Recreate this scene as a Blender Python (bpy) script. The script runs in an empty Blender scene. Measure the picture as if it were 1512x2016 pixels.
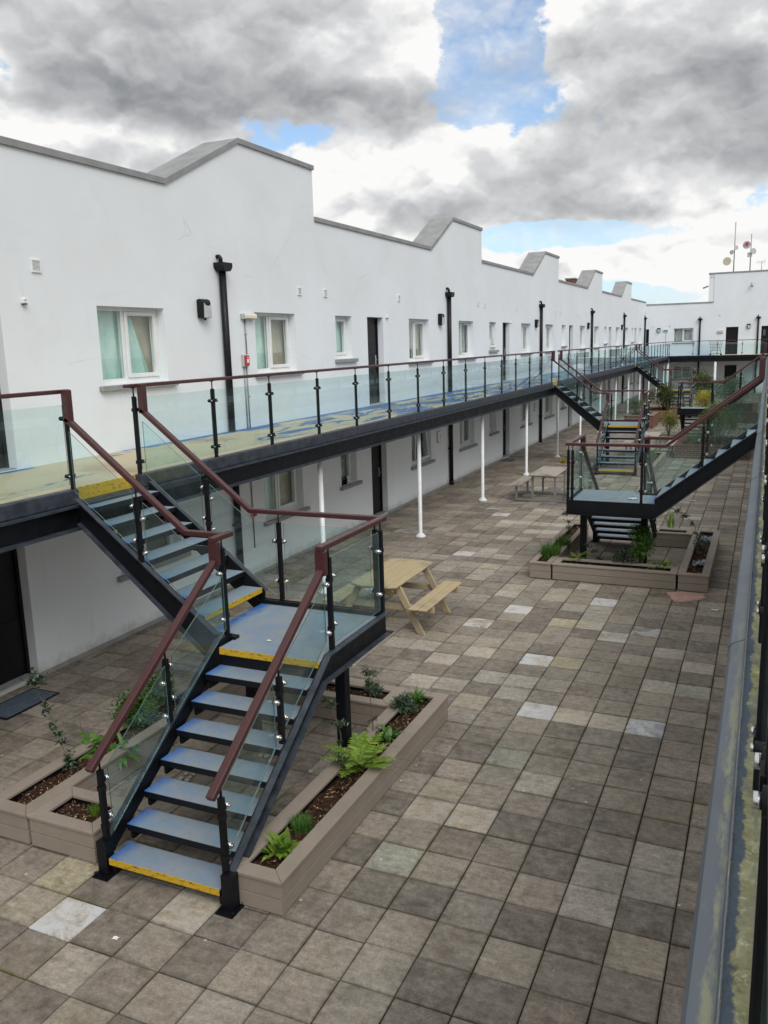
import bpy, bmesh, math, random
from mathutils import Vector, Matrix
random.seed(7)
R = math.radians
sc = bpy.context.scene
col = sc.collection
# ---------------------------------------------------------------- camera
S = 0.4
YAW, PITCH, ROLL, FPX = .4264, .1955, -.0291, 1661.0
CAM = Vector((21.44*S, 0, 10.46*S))
def cam_axes():
    cy, sy, cp, sp = math.cos(YAW), math.sin(YAW), math.cos(PITCH), math.sin(PITCH)
    f = Vector((-sy*cp, cy*cp, -sp)); r = Vector((cy, sy, 0)); u = r.cross(f)
    cr, sr = math.cos(ROLL), math.sin(ROLL)
    return cr*r + sr*u, -sr*r + cr*u, f
CR, CU, CF = cam_axes()
def pray(x, y):
    return ((x-756)/FPX)*CR - ((y-1008)/FPX)*CU + CF
def on_z(x, y, z=0):
    d = pray(x, y); return CAM + d*((z-CAM.z)/d.z)
cd = bpy.data.cameras.new('camera'); co = bpy.data.objects.new('camera', cd); col.objects.link(co)
co.matrix_world = Matrix(((CR.x, CU.x, -CF.x, CAM.x), (CR.y, CU.y, -CF.y, CAM.y), (CR.z, CU.z, -CF.z, CAM.z), (0, 0, 0, 1)))
cd.sensor_fit = 'VERTICAL'; cd.sensor_height = 24; cd.lens = 24*FPX/2016
cd.clip_start = .05; cd.clip_end = 3000
sc.camera = co
sc.view_settings.view_transform = 'Standard'; sc.view_settings.look = 'None'
sc.view_settings.exposure = 0.0; sc.view_settings.gamma = 1

# ---------------------------------------------------------------- helpers
def lin(r, g, b, k=1.0):
    def f(c):
        c /= 255
        return (c/12.92 if c <= .04045 else ((c+.055)/1.055)**2.4)*k
    return (f(r), f(g), f(b), 1)

class MB:
    """collects faces and builds ONE mesh object"""
    def __init__(s):
        s.v = []; s.f = []; s.m = []; s.t = []; s.smooth = []
    def face(s, pts, mi=0, tone=.5, sm=False):
        n = len(s.v); s.v += [tuple(p) for p in pts]
        s.f.append(tuple(range(n, n+len(pts)))); s.m.append(mi); s.t.append(tone); s.smooth.append(sm)
    def poly(s, verts, faces, mi=0, tone=.5, sm=False):
        n = len(s.v); s.v += [tuple(p) for p in verts]
        for f in faces:
            s.f.append(tuple(n+i for i in f)); s.m.append(mi); s.t.append(tone); s.smooth.append(sm)
    def box(s, x0, x1, y0, y1, z0, z1, mi=0, top=None, front=None):
        if x0 > x1: x0, x1 = x1, x0
        if y0 > y1: y0, y1 = y1, y0
        if z0 > z1: z0, z1 = z1, z0
        v = [(x0,y0,z0),(x1,y0,z0),(x1,y1,z0),(x0,y1,z0),(x0,y0,z1),(x1,y0,z1),(x1,y1,z1),(x0,y1,z1)]
        n = len(s.f)
        s.poly(v, [(0,3,2,1),(4,5,6,7),(0,1,5,4),(1,2,6,5),(2,3,7,6),(3,0,4,7)], mi)
        if top is not None: s.m[n+1] = top
        if front is not None:
            for k, mm in front.items(): s.m[n+k] = mm
        return s
    def prism(s, pts, axis, a0, a1, mi=0, capmi=None):
        """polygon pts (2D) extruded along axis x: pts=(y,z)  y: pts=(x,z)  z: pts=(x,y)"""
        def P(p, a):
            return {'x': (a, p[0], p[1]), 'y': (p[0], a, p[1]), 'z': (p[0], p[1], a)}[axis]
        n = len(pts)
        v = [P(p, a0) for p in pts] + [P(p, a1) for p in pts]
        area = sum(pts[i][0]*pts[(i+1)%n][1]-pts[(i+1)%n][0]*pts[i][1] for i in range(n))
        flip = (area > 0) ^ (axis == 'y') ^ (a1 < a0)
        f = []
        c0 = tuple(range(n)); c1 = tuple(range(n, 2*n))
        if flip: f += [c0[::-1], c1]
        else: f += [c0, c1[::-1]]
        for i in range(n):
            j = (i+1) % n
            q = (i, j, n+j, n+i)
            f.append(q if flip else q[::-1])
        s.poly(v, f, mi)
        if capmi is not None:
            k = len(s.m)-len(f); s.m[k] = s.m[k+1] = capmi
        return s
    def beam(s, a, b, w, h, mi=0, up=(0,0,1)):
        a = Vector(a); b = Vector(b); d = (b-a).normalized(); u = Vector(up)
        r = d.cross(u)
        if r.length < 1e-5: r = d.cross(Vector((1,0,0)))
        r.normalize(); u = r.cross(d)
        v = []
        for p in (a, b):
            for sx, sz in ((-1,-1),(1,-1),(1,1),(-1,1)): v.append(p + r*(sx*w/2) + u*(sz*h/2))
        s.poly(v, [(0,1,2,3),(7,6,5,4),(0,4,5,1),(1,5,6,2),(2,6,7,3),(3,7,4,0)], mi)
        return s
    def tube(s, pts, rad, n=8, mi=0, caps=True, sm=True, tone=.5):
        pts = [Vector(p) for p in pts]
        rr = rad if isinstance(rad, (list, tuple)) else [rad]*len(pts)
        base = len(s.v); ref = None
        for i, p in enumerate(pts):
            d = (pts[min(i+1, len(pts)-1)] - pts[max(i-1, 0)])
            if d.length < 1e-9: d = Vector((0,0,1))
            d.normalize()
            if ref is None:
                ref = Vector((1,0,0)) if abs(d.x) < .8 else Vector((0,1,0))
            u = (ref - d*ref.dot(d)).normalized(); w = d.cross(u); ref = u
            for k in range(n):
                a = 2*math.pi*k/n
                s.v.append(tuple(p + (u*math.cos(a)+w*math.sin(a))*rr[i]))
        for i in range(len(pts)-1):
            for k in range(n):
                k2 = (k+1) % n
                s.f.append((base+i*n+k, base+i*n+k2, base+(i+1)*n+k2, base+(i+1)*n+k)); s.m.append(mi); s.t.append(tone); s.smooth.append(sm)
        if caps:
            s.f.append(tuple(base+k for k in range(n))[::-1]); s.m.append(mi); s.t.append(tone); s.smooth.append(False)
            e = base+(len(pts)-1)*n
            s.f.append(tuple(e+k for k in range(n))); s.m.append(mi); s.t.append(tone); s.smooth.append(False)
        return s
    def build(s, name, mats, parent=None, bevel=0, seg=1, loc=None, tones=False):
        me = bpy.data.meshes.new(name)
        me.from_pydata(s.v, [], s.f)
        if not isinstance(mats, (list, tuple)): mats = [mats]
        for m in mats: me.materials.append(m)
        me.polygons.foreach_set('material_index', s.m)
        me.polygons.foreach_set('use_smooth', s.smooth)
        if tones:
            a = me.attributes.new('tone', 'FLOAT', 'FACE'); a.data.foreach_set('value', s.t)
        me.update()
        if bevel:
            bm = bmesh.new(); bm.from_mesh(me)
            bmesh.ops.remove_doubles(bm, verts=bm.verts, dist=1e-5)
            ed = [e for e in bm.edges if len(e.link_faces) == 2 and e.calc_face_angle(0) > .5]
            bmesh.ops.bevel(bm, geom=ed, offset=bevel, segments=seg, profile=.5, affect='EDGES', clamp_overlap=True)
            bm.to_mesh(me); bm.free()
        o = bpy.data.objects.new(name, me); col.objects.link(o)
        if parent is not None: o.parent = parent
        if loc is not None: o.location = loc
        return o

def tag(o, label=None, cat=None, group=None, kind=None):
    if label: o['label'] = label
    if cat: o['category'] = cat
    if group: o['group'] = group
    if kind: o['kind'] = kind
    return o
def thing(name, label, cat, loc=(0,0,0), rz=0, group=None):
    o = bpy.data.objects.new(name, None); col.objects.link(o)
    o.empty_display_size = .2
    o.location = loc; o.rotation_euler = (0,0,rz)
    return tag(o, label, cat, group)
KIDS = {}
def copy_tree(o, parent=None):
    c = o.copy(); col.objects.link(c); c.parent = parent
    for ch in list(o.children): copy_tree(ch, c)
    return c

# ---------------------------------------------------------------- materials
class NT:
    def __init__(s, name):
        s.mat = bpy.data.materials.new(name); s.mat.use_nodes = True
        s.t = s.mat.node_tree; s.t.nodes.clear()
        s.out = s.t.nodes.new('ShaderNodeOutputMaterial')
    def n(s, typ, **kw):
        nd = s.t.nodes.new(typ)
        for k, v in kw.items():
            if k.startswith('_'): setattr(nd, k[1:], v)
            else:
                inp = nd.inputs[int(k[1:])] if k[0] == 'i' and k[1:].isdigit() else nd.inputs[k.replace('_', ' ')]
                if hasattr(v, 'is_linked') or isinstance(v, bpy.types.NodeSocket): s.t.links.new(v, inp)
                else: inp.default_value = v
        return nd
    def noise(s, vec, scale, detail=4, rough=.55, dist=0):
        return s.n('ShaderNodeTexNoise', Vector=vec, Scale=scale, Detail=detail, Roughness=rough, Distortion=dist).outputs['Fac']
    def ramp(s, fac, stops):
        nd = s.n('ShaderNodeValToRGB', Fac=fac); r = nd.color_ramp
        while len(r.elements) < len(stops): r.elements.new(.5)
        for e, (p, c) in zip(r.elements, stops):
            e.position = p; e.color = c if isinstance(c, (tuple, list)) else (c, c, c, 1)
        return nd.outputs['Color']
    def mix(s, fac, a, b, mode='MIX'):
        nd = s.t.nodes.new('ShaderNodeMix'); nd.data_type = 'RGBA'; nd.blend_type = mode
        for k, v in (('Factor', fac), ('A', a), ('B', b)):
            inp = [i for i in nd.inputs if i.name == k and (i.type == 'RGBA' or k == 'Factor' and i.type == 'VALUE')][0]
            if isinstance(v, bpy.types.NodeSocket): s.t.links.new(v, inp)
            else: inp.default_value = v
        return [o for o in nd.outputs if o.type == 'RGBA'][0]
    def math(s, op, a, b=0.0, clamp=False):
        nd = s.n('ShaderNodeMath', _operation=op, _use_clamp=clamp, i0=a, i1=b); return nd.outputs[0]
    def coord(s, kind='Object'):
        return s.n('ShaderNodeTexCoord').outputs[kind]
    def mapv(s, vec, scale=(1,1,1), loc=(0,0,0)):
        return s.n('ShaderNodeMapping', Vector=vec, Scale=scale, Location=loc).outputs[0]
    def pbr(s, color, rough=.6, bump=None, bstr=.2, bdist=.01, metal=0, spec=.5, **kw):
        p = s.n('ShaderNodeBsdfPrincipled', Base_Color=color, Roughness=rough, Metallic=metal)
        p.inputs['Specular IOR Level'].default_value = spec
        for k, v in kw.items(): p.inputs[k.replace('_', ' ')].default_value = v
        if bump is not None:
            b = s.n('ShaderNodeBump', Height=bump, Strength=bstr, Distance=bdist)
            s.t.links.new(b.outputs[0], p.inputs['Normal'])
        s.t.links.new(p.outputs[0], s.out.inputs[0])
        return s.mat

def m_render():
    t = NT('painted_render'); c = t.coord()
    big = t.noise(c, .6, 4, .6); streak = t.noise(t.mapv(c, (3, 3, .25)), 2.2, 4, .6); fine = t.noise(c, 60, 3, .6); mid = t.noise(c, 6, 5, .6)
    a = t.mix(t.ramp(big, [(.35, 0), (.7, 1)]), lin(224,229,233), lin(219,222,224))
    a = t.mix(t.ramp(streak, [(.62, 0), (.8, .35)]), a, lin(196,196,192))
    sp = t.n('ShaderNodeTexVoronoi', Vector=c, Scale=1.6).outputs['Distance']
    a = t.mix(t.ramp(sp, [(.0, .5), (.022, 0)]), a, lin(150,150,150))
    z = t.n('ShaderNodeSeparateXYZ', Vector=c).outputs[2]
    sp1 = t.math('ADD', t.n('ShaderNodeMapRange', Value=z, i1=.02, i2=.34, i3=.5, i4=-.2).outputs[0], t.math('SUBTRACT', t.noise(c, 5, 5, .7), .5))
    a = t.mix(t.ramp(sp1, [(.1, 0), (.5, .55)]), a, lin(150,146,136))
    patch = t.noise(t.mapv(c, (1, 1, 1.6)), .9, 2, .5, .6)
    a = t.mix(t.ramp(patch, [(.62, 0), (.64, .12)]), a, lin(206,209,210))
    hair = t.n('ShaderNodeTexVoronoi', Vector=t.mapv(c, (.35, .35, .28)), _feature='DISTANCE_TO_EDGE', Scale=1.0).outputs['Distance']
    a = t.mix(t.math('MULTIPLY', t.ramp(hair, [(.0, .28), (.0028, 0)]), t.ramp(t.noise(c, 1.7, 3), [(.5, 0), (.62, 1)])), a, lin(160,160,158))
    h = t.math('ADD', t.math('MULTIPLY', fine, .5), mid)
    return t.pbr(a, .85, h, .18, .01, spec=.25)
def m_plain(name, c1, c2, scale=8, rough=.6, bstr=.15, bs=40, spec=.5, metal=0, detail=4, stretch=(1,1,1), bdist=.004):
    t = NT(name); c = t.mapv(t.coord(), stretch)
    n = t.noise(c, scale, detail, .6)
    a = t.mix(t.ramp(n, [(.35, 0), (.68, 1)]), c1, c2)
    r = t.ramp(t.noise(c, scale*2.3, 3), [(.3, max(0, rough-.1)), (.7, min(1, rough+.1))])
    return t.pbr(a, r, t.noise(c, bs, 3), bstr, bdist, metal, spec)
def m_steel():
    t = NT('navy_painted_steel'); c = t.coord()
    a = t.mix(t.ramp(t.noise(c, 3, 5, .6), [(.4, 0), (.7, 1)]), lin(7,9,15), lin(13,15,22))
    a = t.mix(t.ramp(t.noise(c, 26, 6, .7), [(.70, 0), (.78, .6)]), a, lin(84,84,82))
    a = t.mix(t.ramp(t.noise(c, 7, 5, .7), [(.66, 0), (.8, .5)]), a, lin(58,58,48))
    return t.pbr(a, t.ramp(t.noise(c, 9, 4), [(.3, .38), (.7, .6)]), t.noise(c, 30, 3), .1, .002, 0, .3)
def m_rail():
    t = NT('maroon_handrail'); c = t.coord()
    n = t.noise(t.mapv(c, (9, 1.2, 9)), 7, 5, .65)
    a = t.mix(n, lin(60,29,30), lin(76,40,41))
    a = t.mix(t.ramp(t.noise(c, 18, 5, .7), [(.66, 0), (.8, .5)]), a, lin(125,90,88))
    return t.pbr(a, t.ramp(t.noise(c, 14, 3), [(.3, .3), (.7, .48)]), n, .12, .003, 0, .5)
def m_glass(name, tint, haze=.02, f0=.04, rough=.01):
    t = NT(name)
    tr = t.n('ShaderNodeBsdfTransparent', Color=tint)
    c = t.coord()
    gl = t.n('ShaderNodeBsdfGlossy', Color=(.95, 1, .99, 1), Roughness=rough)
    fa = t.n('ShaderNodeLayerWeight', Blend=.5).outputs['Facing']
    fr = t.math('ADD', t.math('MULTIPLY', t.math('POWER', fa, 5.0), 1-f0), f0)
    m = t.n('ShaderNodeMixShader', Fac=fr); t.t.links.new(tr.outputs[0], m.inputs[1]); t.t.links.new(gl.outputs[0], m.inputs[2])
    df = t.n('ShaderNodeBsdfDiffuse', Color=lin(190, 214, 212))
    dirt = t.ramp(t.noise(t.mapv(c, (1, 1, .5)), 3.5, 5, .6), [(.35, haze*.5), (.75, haze*1.8)])
    sm = t.ramp(t.noise(t.mapv(c, (5, 5, .8)), 4.0, 6, .7), [(.52, 0), (.8, haze*3.0)])
    sp_ = t.ramp(t.n('ShaderNodeTexVoronoi', Vector=c, Scale=26).outputs['Distance'], [(.05, haze*9), (.09, 0)])
    dirt = t.math('ADD', dirt, t.math('ADD', sm, t.math('MULTIPLY', sp_, t.ramp(t.noise(c, 3, 3), [(.5, 0), (.65, 1)]))))
    m2 = t.n('ShaderNodeMixShader', Fac=dirt); t.t.links.new(m.outputs[0], m2.inputs[1]); t.t.links.new(df.outputs[0], m2.inputs[2])
    t.t.links.new(m2.outputs[0], t.out.inputs[0])
    return t.mat
def m_tread(name='blue_tread_paint'):
    t = NT(name); c = t.coord()
    n = t.noise(c, 2.6, 5, .62); n2 = t.noise(c, 30, 4, .7)
    a = t.mix(t.ramp(n, [(.38, 0), (.62, 1)]), lin(114,134,156), lin(136,142,146))
    # saturated paint survives where feet do not fall: the ends of the treads
    x = t.n('ShaderNodeSeparateXYZ', Vector=c).outputs[0]
    at = t.n('ShaderNodeMapRange', Value=x, i1=0.0, i2=.30, i3=.80, i4=.09).outputs[0]
    k = t.math('ADD', at, t.math('MULTIPLY', t.math('SUBTRACT', n, .5), .9))
    a = t.mix(t.ramp(k, [(.42, 0), (.75, 1)]), a, lin(46,98,162))
    a = t.mix(t.ramp(t.noise(c, 4.5, 6, .72, .5), [(.50, 0), (.68, .7)]), a, lin(138,136,128))
    a = t.mix(t.ramp(t.noise(c, 9, 6, .75), [(.58, 0), (.74, .6)]), a, lin(92,96,100))
    a = t.mix(t.ramp(n2, [(.60, 0), (.72, .6)]), a, lin(160,156,148))
    return t.pbr(a, .62, n2, .2, .003, 0, .35)
def m_yellow():
    t = NT('yellow_edge_paint'); c = t.coord()
    n = t.noise(t.mapv(c, (4, 4, 8)), 5, 6, .7)
    a = t.mix(t.ramp(n, [(.53, 0), (.63, 1)]), lin(198,160,34), lin(96,86,56))
    return t.pbr(a, .6, n, .2, .003)
def m_deck():
    t = NT('worn_deck_coating'); c = t.coord()
    sep = t.n('ShaderNodeSeparateXYZ', Vector=c)
    n = t.noise(t.mapv(c, (1.7, .42, 1)), 1.5, 8, .66, .8)
    fine = t.noise(t.mapv(c, (1, .5, 1)), 14, 6, .7)
    base = t.mix(t.noise(c, 1.2, 5), lin(178,166,134), lin(186,177,154))
    base = t.mix(t.ramp(fine, [(.6, 0), (.75, .7)]), base, lin(176,172,150))
    base = t.mix(t.ramp(t.noise(c, .7, 4), [(.55, 0), (.7, .8)]), base, lin(146,120,96))
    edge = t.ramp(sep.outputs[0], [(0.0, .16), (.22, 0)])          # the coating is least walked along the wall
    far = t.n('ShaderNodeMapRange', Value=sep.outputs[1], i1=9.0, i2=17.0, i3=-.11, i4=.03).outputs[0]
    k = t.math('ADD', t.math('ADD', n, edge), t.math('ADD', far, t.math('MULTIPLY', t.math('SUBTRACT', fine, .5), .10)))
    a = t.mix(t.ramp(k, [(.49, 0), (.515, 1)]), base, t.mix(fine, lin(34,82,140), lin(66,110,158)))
    return t.pbr(a, .6, fine, .25, .004, 0, .3)
def m_slab():
    t = NT('concrete_paving_slab'); c = t.coord()
    cc = t.n('ShaderNodeAttribute', _attribute_name='slab').outputs['Color']
    stain = t.noise(c, 1.1, 5, .6); mid = t.noise(c, 6, 6, .65); grain = t.noise(c, 55, 5, .75); band = t.noise(t.mapv(c, (3, 18, 1)), 1.6, 5, .65)
    a = t.mix(t.ramp(stain, [(.3, .45), (.7, 0)]), cc, lin(70,66,60,1.1))
    a = t.mix(t.ramp(mid, [(.42, 0), (.72, .5)]), a, lin(150,144,134,1.2))
    a = t.mix(t.ramp(mid, [(.25, .5), (.45, 0)]), a, lin(66,62,54,1.1))
    a = t.mix(t.ramp(band, [(.40, .18), (.60, 0)]), a, lin(62,58,54,1.1))
    a = t.mix(.6, a, t.ramp(grain, [(.25, .45), (.5, 1.0), (.75, 1.5)]), 'MULTIPLY')
    a = t.mix(.5, a, t.ramp(t.noise(c, 16, 5, .7), [(.32, .5), (.5, 1.0), (.68, 1.5)]), 'MULTIPLY')
    moss = t.noise(c, .45, 5, .6)
    a = t.mix(t.math('MULTIPLY', t.ramp(moss, [(.56, 0), (.75, .45)]), t.ramp(mid, [(.4, 0), (.6, 1)])), a, lin(96,94,64,1.2))
    v = t.n('ShaderNodeTexVoronoi', Vector=c, Scale=5.5); sp = v.outputs['Distance']
    v2 = t.n('ShaderNodeTexVoronoi', Vector=c, Scale=2.3).outputs['Distance']
    spot = t.math('MULTIPLY', t.ramp(sp, [(.05, 1), (.075, 0)]), t.ramp(t.noise(c, 2.1, 2), [(.54, 0), (.57, 1)]))
    a = t.mix(t.math('MULTIPLY', spot, .75), a, lin(215,212,202,1))
    a = t.mix(t.math('MULTIPLY', t.ramp(t.noise(c, 3.7, 6, .75), [(.66, 0), (.74, 1)]), .35), a, lin(190,188,180,.7))
    # grime and moss creep in from the joints
    sx = t.n('ShaderNodeSeparateXYZ', Vector=c)
    fx = t.math('PINGPONG', t.math('SUBTRACT', sx.outputs[0], 21.44*.4-13.02*.4), .2); fy = t.math('PINGPONG', t.math('SUBTRACT', sx.outputs[1], 8.884*.4), .2)
    ed = t.math('ADD', t.math('MINIMUM', fx, fy), t.math('MULTIPLY', t.math('SUBTRACT', t.noise(c, 9, 6, .7), .5), .06))
    a = t.mix(t.math('MULTIPLY', t.ramp(ed, [(0.0, .6), (.026, 0)]), t.ramp(t.noise(c, 1.6, 4), [(.38, .1), (.65, 1)])), a, lin(64,58,48,1.1))
    a = t.mix(t.math('MULTIPLY', t.ramp(ed, [(.0, .8), (.022, 0)]), t.ramp(t.noise(c, .9, 4), [(.55, 0), (.66, 1)])), a, lin(86,84,40,1.1))
    # white bloom and paint on the marked slabs
    wt = t.n('ShaderNodeAttribute', _attribute_name='white').outputs['Fac']
    pn = t.noise(c, 4.2, 7, .7, .6)
    a = t.mix(t.math('MULTIPLY', wt, t.ramp(pn, [(.42, 0), (.56, 1)])), a, lin(214,214,214,.78))
    return t.pbr(a, t.ramp(mid, [(.3, .75), (.7, .95)]), t.math('ADD', grain, mid), .35, .004, 0, .3)
def m_joint():
    t = NT('mossy_joint'); c = t.coord()
    a = t.mix(t.ramp(t.noise(c, .8, 5, .65), [(.45, 0), (.62, 1)]), lin(40,34,27,.8), lin(70,66,30,.8))
    a = t.mix(t.ramp(t.noise(c, 3, 5, .65), [(.58, 0), (.68, .7)]), a, lin(112,84,40,.6))
    return t.pbr(a, .95, t.noise(c, 40, 4), .5, .01, 0, .2)
def m_composite():
    t = NT('taupe_composite_board'); c = t.coord()
    n = t.noise(t.mapv(c, (1, 1, 6)), 9, 5, .7); g = t.noise(t.mapv(c, (40, 4, 60)), 3, 4, .7); b = t.noise(c, 1.7, 4)
    a = t.mix(n, lin(128,117,107,1.15), lin(143,132,121,1.15))
    a = t.mix(t.ramp(b, [(.5, 0), (.72, .5)]), a, lin(122,112,99,1.1))
    a = t.mix(t.ramp(t.noise(c, 12, 6, .7), [(.66, 0), (.76, .35)]), a, lin(176,168,156,.85))
    return t.pbr(a, .72, g, .12, .002, 0, .3)
def m_soil():
    t = NT('bark_mulch'); c = t.coord()
    a = t.mix(t.noise(c, 38, 5, .7), lin(30,21,17), lin(74,50,38))
    return t.pbr(a, .95, t.noise(c, 60, 4), .8, .02, 0, .2)
def m_tone(name, c0, c1, c2, rough=.6, spec=.35, sub=0):
    """leaf-like material: colour by the per-face 'tone' attribute"""
    t = NT(name); c = t.coord()
    at = t.n('ShaderNodeAttribute', _attribute_name='tone').outputs['Fac']
    a = t.ramp(at, [(0, c0), (.5, c1), (1, c2)])
    a = t.mix(.5, a, t.ramp(t.noise(c, 22, 3), [(.3, .65), (.7, 1.3)]), 'MULTIPLY')
    p = t.n('ShaderNodeBsdfPrincipled', Base_Color=a, Roughness=rough); p.inputs['Specular IOR Level'].default_value = spec
    tl = t.n('ShaderNodeBsdfTranslucent', Color=a)
    m = t.n('ShaderNodeMixShader', Fac=sub); t.t.links.new(p.outputs[0], m.inputs[1]); t.t.links.new(tl.outputs[0], m.inputs[2])
    t.t.links.new(m.outputs[0], t.out.inputs[0])
    return t.mat
def m_wood(name, c1, c2, c3, axis=1):
    t = NT(name); c = t.coord()
    st = [14, 14, 14]; st[axis] = .8
    n = t.noise(t.mapv(c, tuple(st)), 2.2, 6, .7, .3); b = t.noise(c, 2.2, 5, .6)
    a = t.mix(n, c1, c2)
    a = t.mix(t.ramp(b, [(.5, 0), (.7, .85)]), a, c3)
    v = t.n('ShaderNodeTexVoronoi', Vector=t.mapv(c, (5, 1.6, 5)), Scale=1.3).outputs['Distance']
    a = t.mix(t.ramp(v, [(.03, .8), (.06, 0)]), a, lin(70,52,34))
    return t.pbr(a, .75, n, .3, .004, 0, .25)
def m_brick():
    t = NT('red_brick'); c = t.coord()
    sep = t.n('ShaderNodeSeparateXYZ', Vector=c)
    uv = t.n('ShaderNodeCombineXYZ', X=t.math('ADD', sep.outputs[0], sep.outputs[1]), Y=sep.outputs[2]).outputs[0]
    b = t.n('ShaderNodeTexBrick', Vector=uv, Color1=lin(120,66,50), Color2=lin(98,52,42), Mortar=lin(120,110,100), Scale=1.0, Mortar_Size=.012)
    b.inputs['Brick Width'].default_value = .225; b.inputs['Row Height'].default_value = .075
    return t.pbr(b.outputs['Color'], .9, b.outputs['Fac'], -.3, .005, 0, .2)
def m_flash():
    t = NT('lead_flashing'); c = t.coord(); sep = t.n('ShaderNodeSeparateXYZ', Vector=c)
    st = t.noise(t.mapv(c, (14, 3.0, 6)), 2.0, 7, .7); n = t.noise(c, 5, 5, .65)
    a = t.mix(n, lin(84,91,100), lin(108,114,121))
    # a tide line of dry algae along the lip
    d = t.math('ABSOLUTE', t.math('SUBTRACT', sep.outputs[0], .058))
    k = t.math('ADD', t.math('MULTIPLY', t.math('SUBTRACT', .026, d), 16.0), t.math('MULTIPLY', t.math('SUBTRACT', st, .52), 2.2))
    nearer = t.n('ShaderNodeMapRange', Value=sep.outputs[1], i1=5.2, i2=3.0, i3=0.0, i4=1.0).outputs[0]
    a = t.mix(t.math('MULTIPLY', t.ramp(k, [(.08, 0), (.45, .75)]), nearer), a, lin(150,150,120))
    return t.pbr(a, t.ramp(n, [(.3, .45), (.7, .7)]), st, .1, .003, .15, .5)
def m_ledge():
    t = NT('mossy_ledge'); c = t.coord(); x = t.n('ShaderNodeSeparateXYZ', Vector=c).outputs[0]
    n = t.noise(c, 9, 7, .7); g = t.noise(c, 30, 6, .7); p = t.noise(c, 2.2, 5, .65); w = t.math('MULTIPLY', t.math('SUBTRACT', t.noise(c, 7, 6, .7), .5), .10)
    xw = t.math('ADD', x, w)
    slate = t.mix(g, lin(56,66,78), lin(76,86,96))
    moss = t.mix(t.ramp(n, [(.35, 0), (.7, 1)]), lin(94,95,66), lin(146,146,118))
    moss = t.mix(t.ramp(g, [(.55, 0), (.72, .8)]), moss, lin(176,176,150))
    conc = t.mix(g, lin(96,98,84), lin(134,134,116))
    a = t.mix(t.ramp(xw, [(.110, 0), (.116, 1)]), slate, moss)
    a = t.mix(t.ramp(xw, [(.142, 0), (.150, 1)]), a, conc)
    a = t.mix(t.ramp(p, [(.5, 0), (.66, .75)]), a, slate)
    return t.pbr(a, .9, t.math('ADD', n, g), .8, .015, 0, .2)

M = {}
M['render'] = m_render()
M['coping'] = m_plain('grey_coping', lin(132,134,135), lin(150,151,150), 3, .75, .2, 30, .3)
M['steel'] = m_steel()
M['steel2'] = m_plain('highlight_toned_steel', lin(38,43,52), lin(62,68,77), 7, .5, .1, 40, .4)  # lighter copy of the steel: edge highlights of flanges and kerb put into the colour
M['rail'] = m_rail()
M['glass'] = m_glass('balustrade_glass', (.91,.975,.972,1), .010)
M['gedge'] = m_plain('glass_edge', lin(62,88,82), lin(84,110,104), 6, .16, .02, 40, .9)
M['pane'] = m_glass('window_glass', (.955,.975,.97,1), .015)
M['tread'] = m_tread()
M['yellow'] = m_yellow()
M['deck'] = m_deck()
M['slab'] = m_slab()
M['joint'] = m_joint()
M['board'] = m_composite()
M['soil'] = m_soil()
M['upvc'] = m_plain('white_upvc', lin(226,228,228), lin(216,218,216), 4, .35, .05)
M['sill'] = m_plain('grey_sill', lin(150,151,150), lin(132,133,132), 5, .8, .2)
M['door'] = m_plain('black_door_paint', lin(13,13,17), lin(20,20,25), 5, .45, .08, 30, .3)
M['black'] = m_plain('black_plastic', lin(12,13,16), lin(20,21,25), 6, .5, .08, 40, .3)
M['whitemetal'] = m_plain('white_painted_steel', lin(222,224,226), lin(206,207,206), 5, .4, .08)
M['chrome'] = m_plain('stainless_bolt', (.62,.62,.62,1), (.72,.72,.72,1), 20, .22, .02, 60, .5, 1.0)
M['galv'] = m_plain('galvanised_steel', lin(132,138,142), lin(156,160,162), 9, .5, .06, 50, .5, .5)
M['greybox'] = m_plain('pale_grey_plastic', lin(170,172,172), lin(184,186,184), 7, .5, .05)
M['lens'] = m_plain('opal_lamp_lens', lin(186,190,190), lin(172,176,176), 9, .3, .05)
M['cream'] = m_plain('cream_plastic', lin(214,208,184), lin(226,220,200), 7, .45, .05)
M['red'] = m_plain('red_plastic', lin(178,38,44), lin(196,52,58), 8, .4, .05)
M['mint'] = m_plain('mint_curtain', lin(204,230,222), lin(176,210,202), 2.5, .9, .2, 30, .2)
M['beige'] = m_plain('beige_curtain', lin(176,168,142), lin(196,188,168), 2.5, .9, .2, 30, .2)
M['net'] = m_plain('pale_net_curtain', lin(176,180,176), lin(150,154,152), 3, .9, .2, 30, .2)
M['dark'] = m_plain('unlit_room_colour', lin(62,66,66), lin(84,86,82), 3, .8, .1)  # darkness of the unlit room painted as a plain dark colour
M['timber'] = m_wood('pale_weathered_timber', lin(160,142,108), lin(186,170,138), lin(134,126,110))
M['greywood'] = m_wood('grey_weathered_timber', lin(142,134,124), lin(176,168,158), lin(98,92,86))
M['brick'] = m_brick()
M['flash'] = m_flash()
M['ledge'] = m_ledge()
M['mat'] = m_plain('door_mat_pile', lin(72,82,96), lin(90,100,112), 20, .95, .5, 120, .1)
M['cloth'] = m_plain('pink_towel', lin(176,140,130), lin(194,158,148), 6, .95, .4, 90, .1)
M['paper'] = m_plain('white_paper', lin(225,225,222), lin(205,205,200), 12, .8, .2)
M['stone'] = m_plain('pale_pebble', lin(150,142,126), lin(180,172,158), 9, .85, .3, 30, .2)
M['roof'] = m_plain('grey_roof_felt', lin(110,112,114), lin(128,130,130), 3, .9, .3)
M['dish'] = m_plain('cream_dish', lin(190,184,158), lin(200,194,170), 6, .5, .05)
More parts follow.
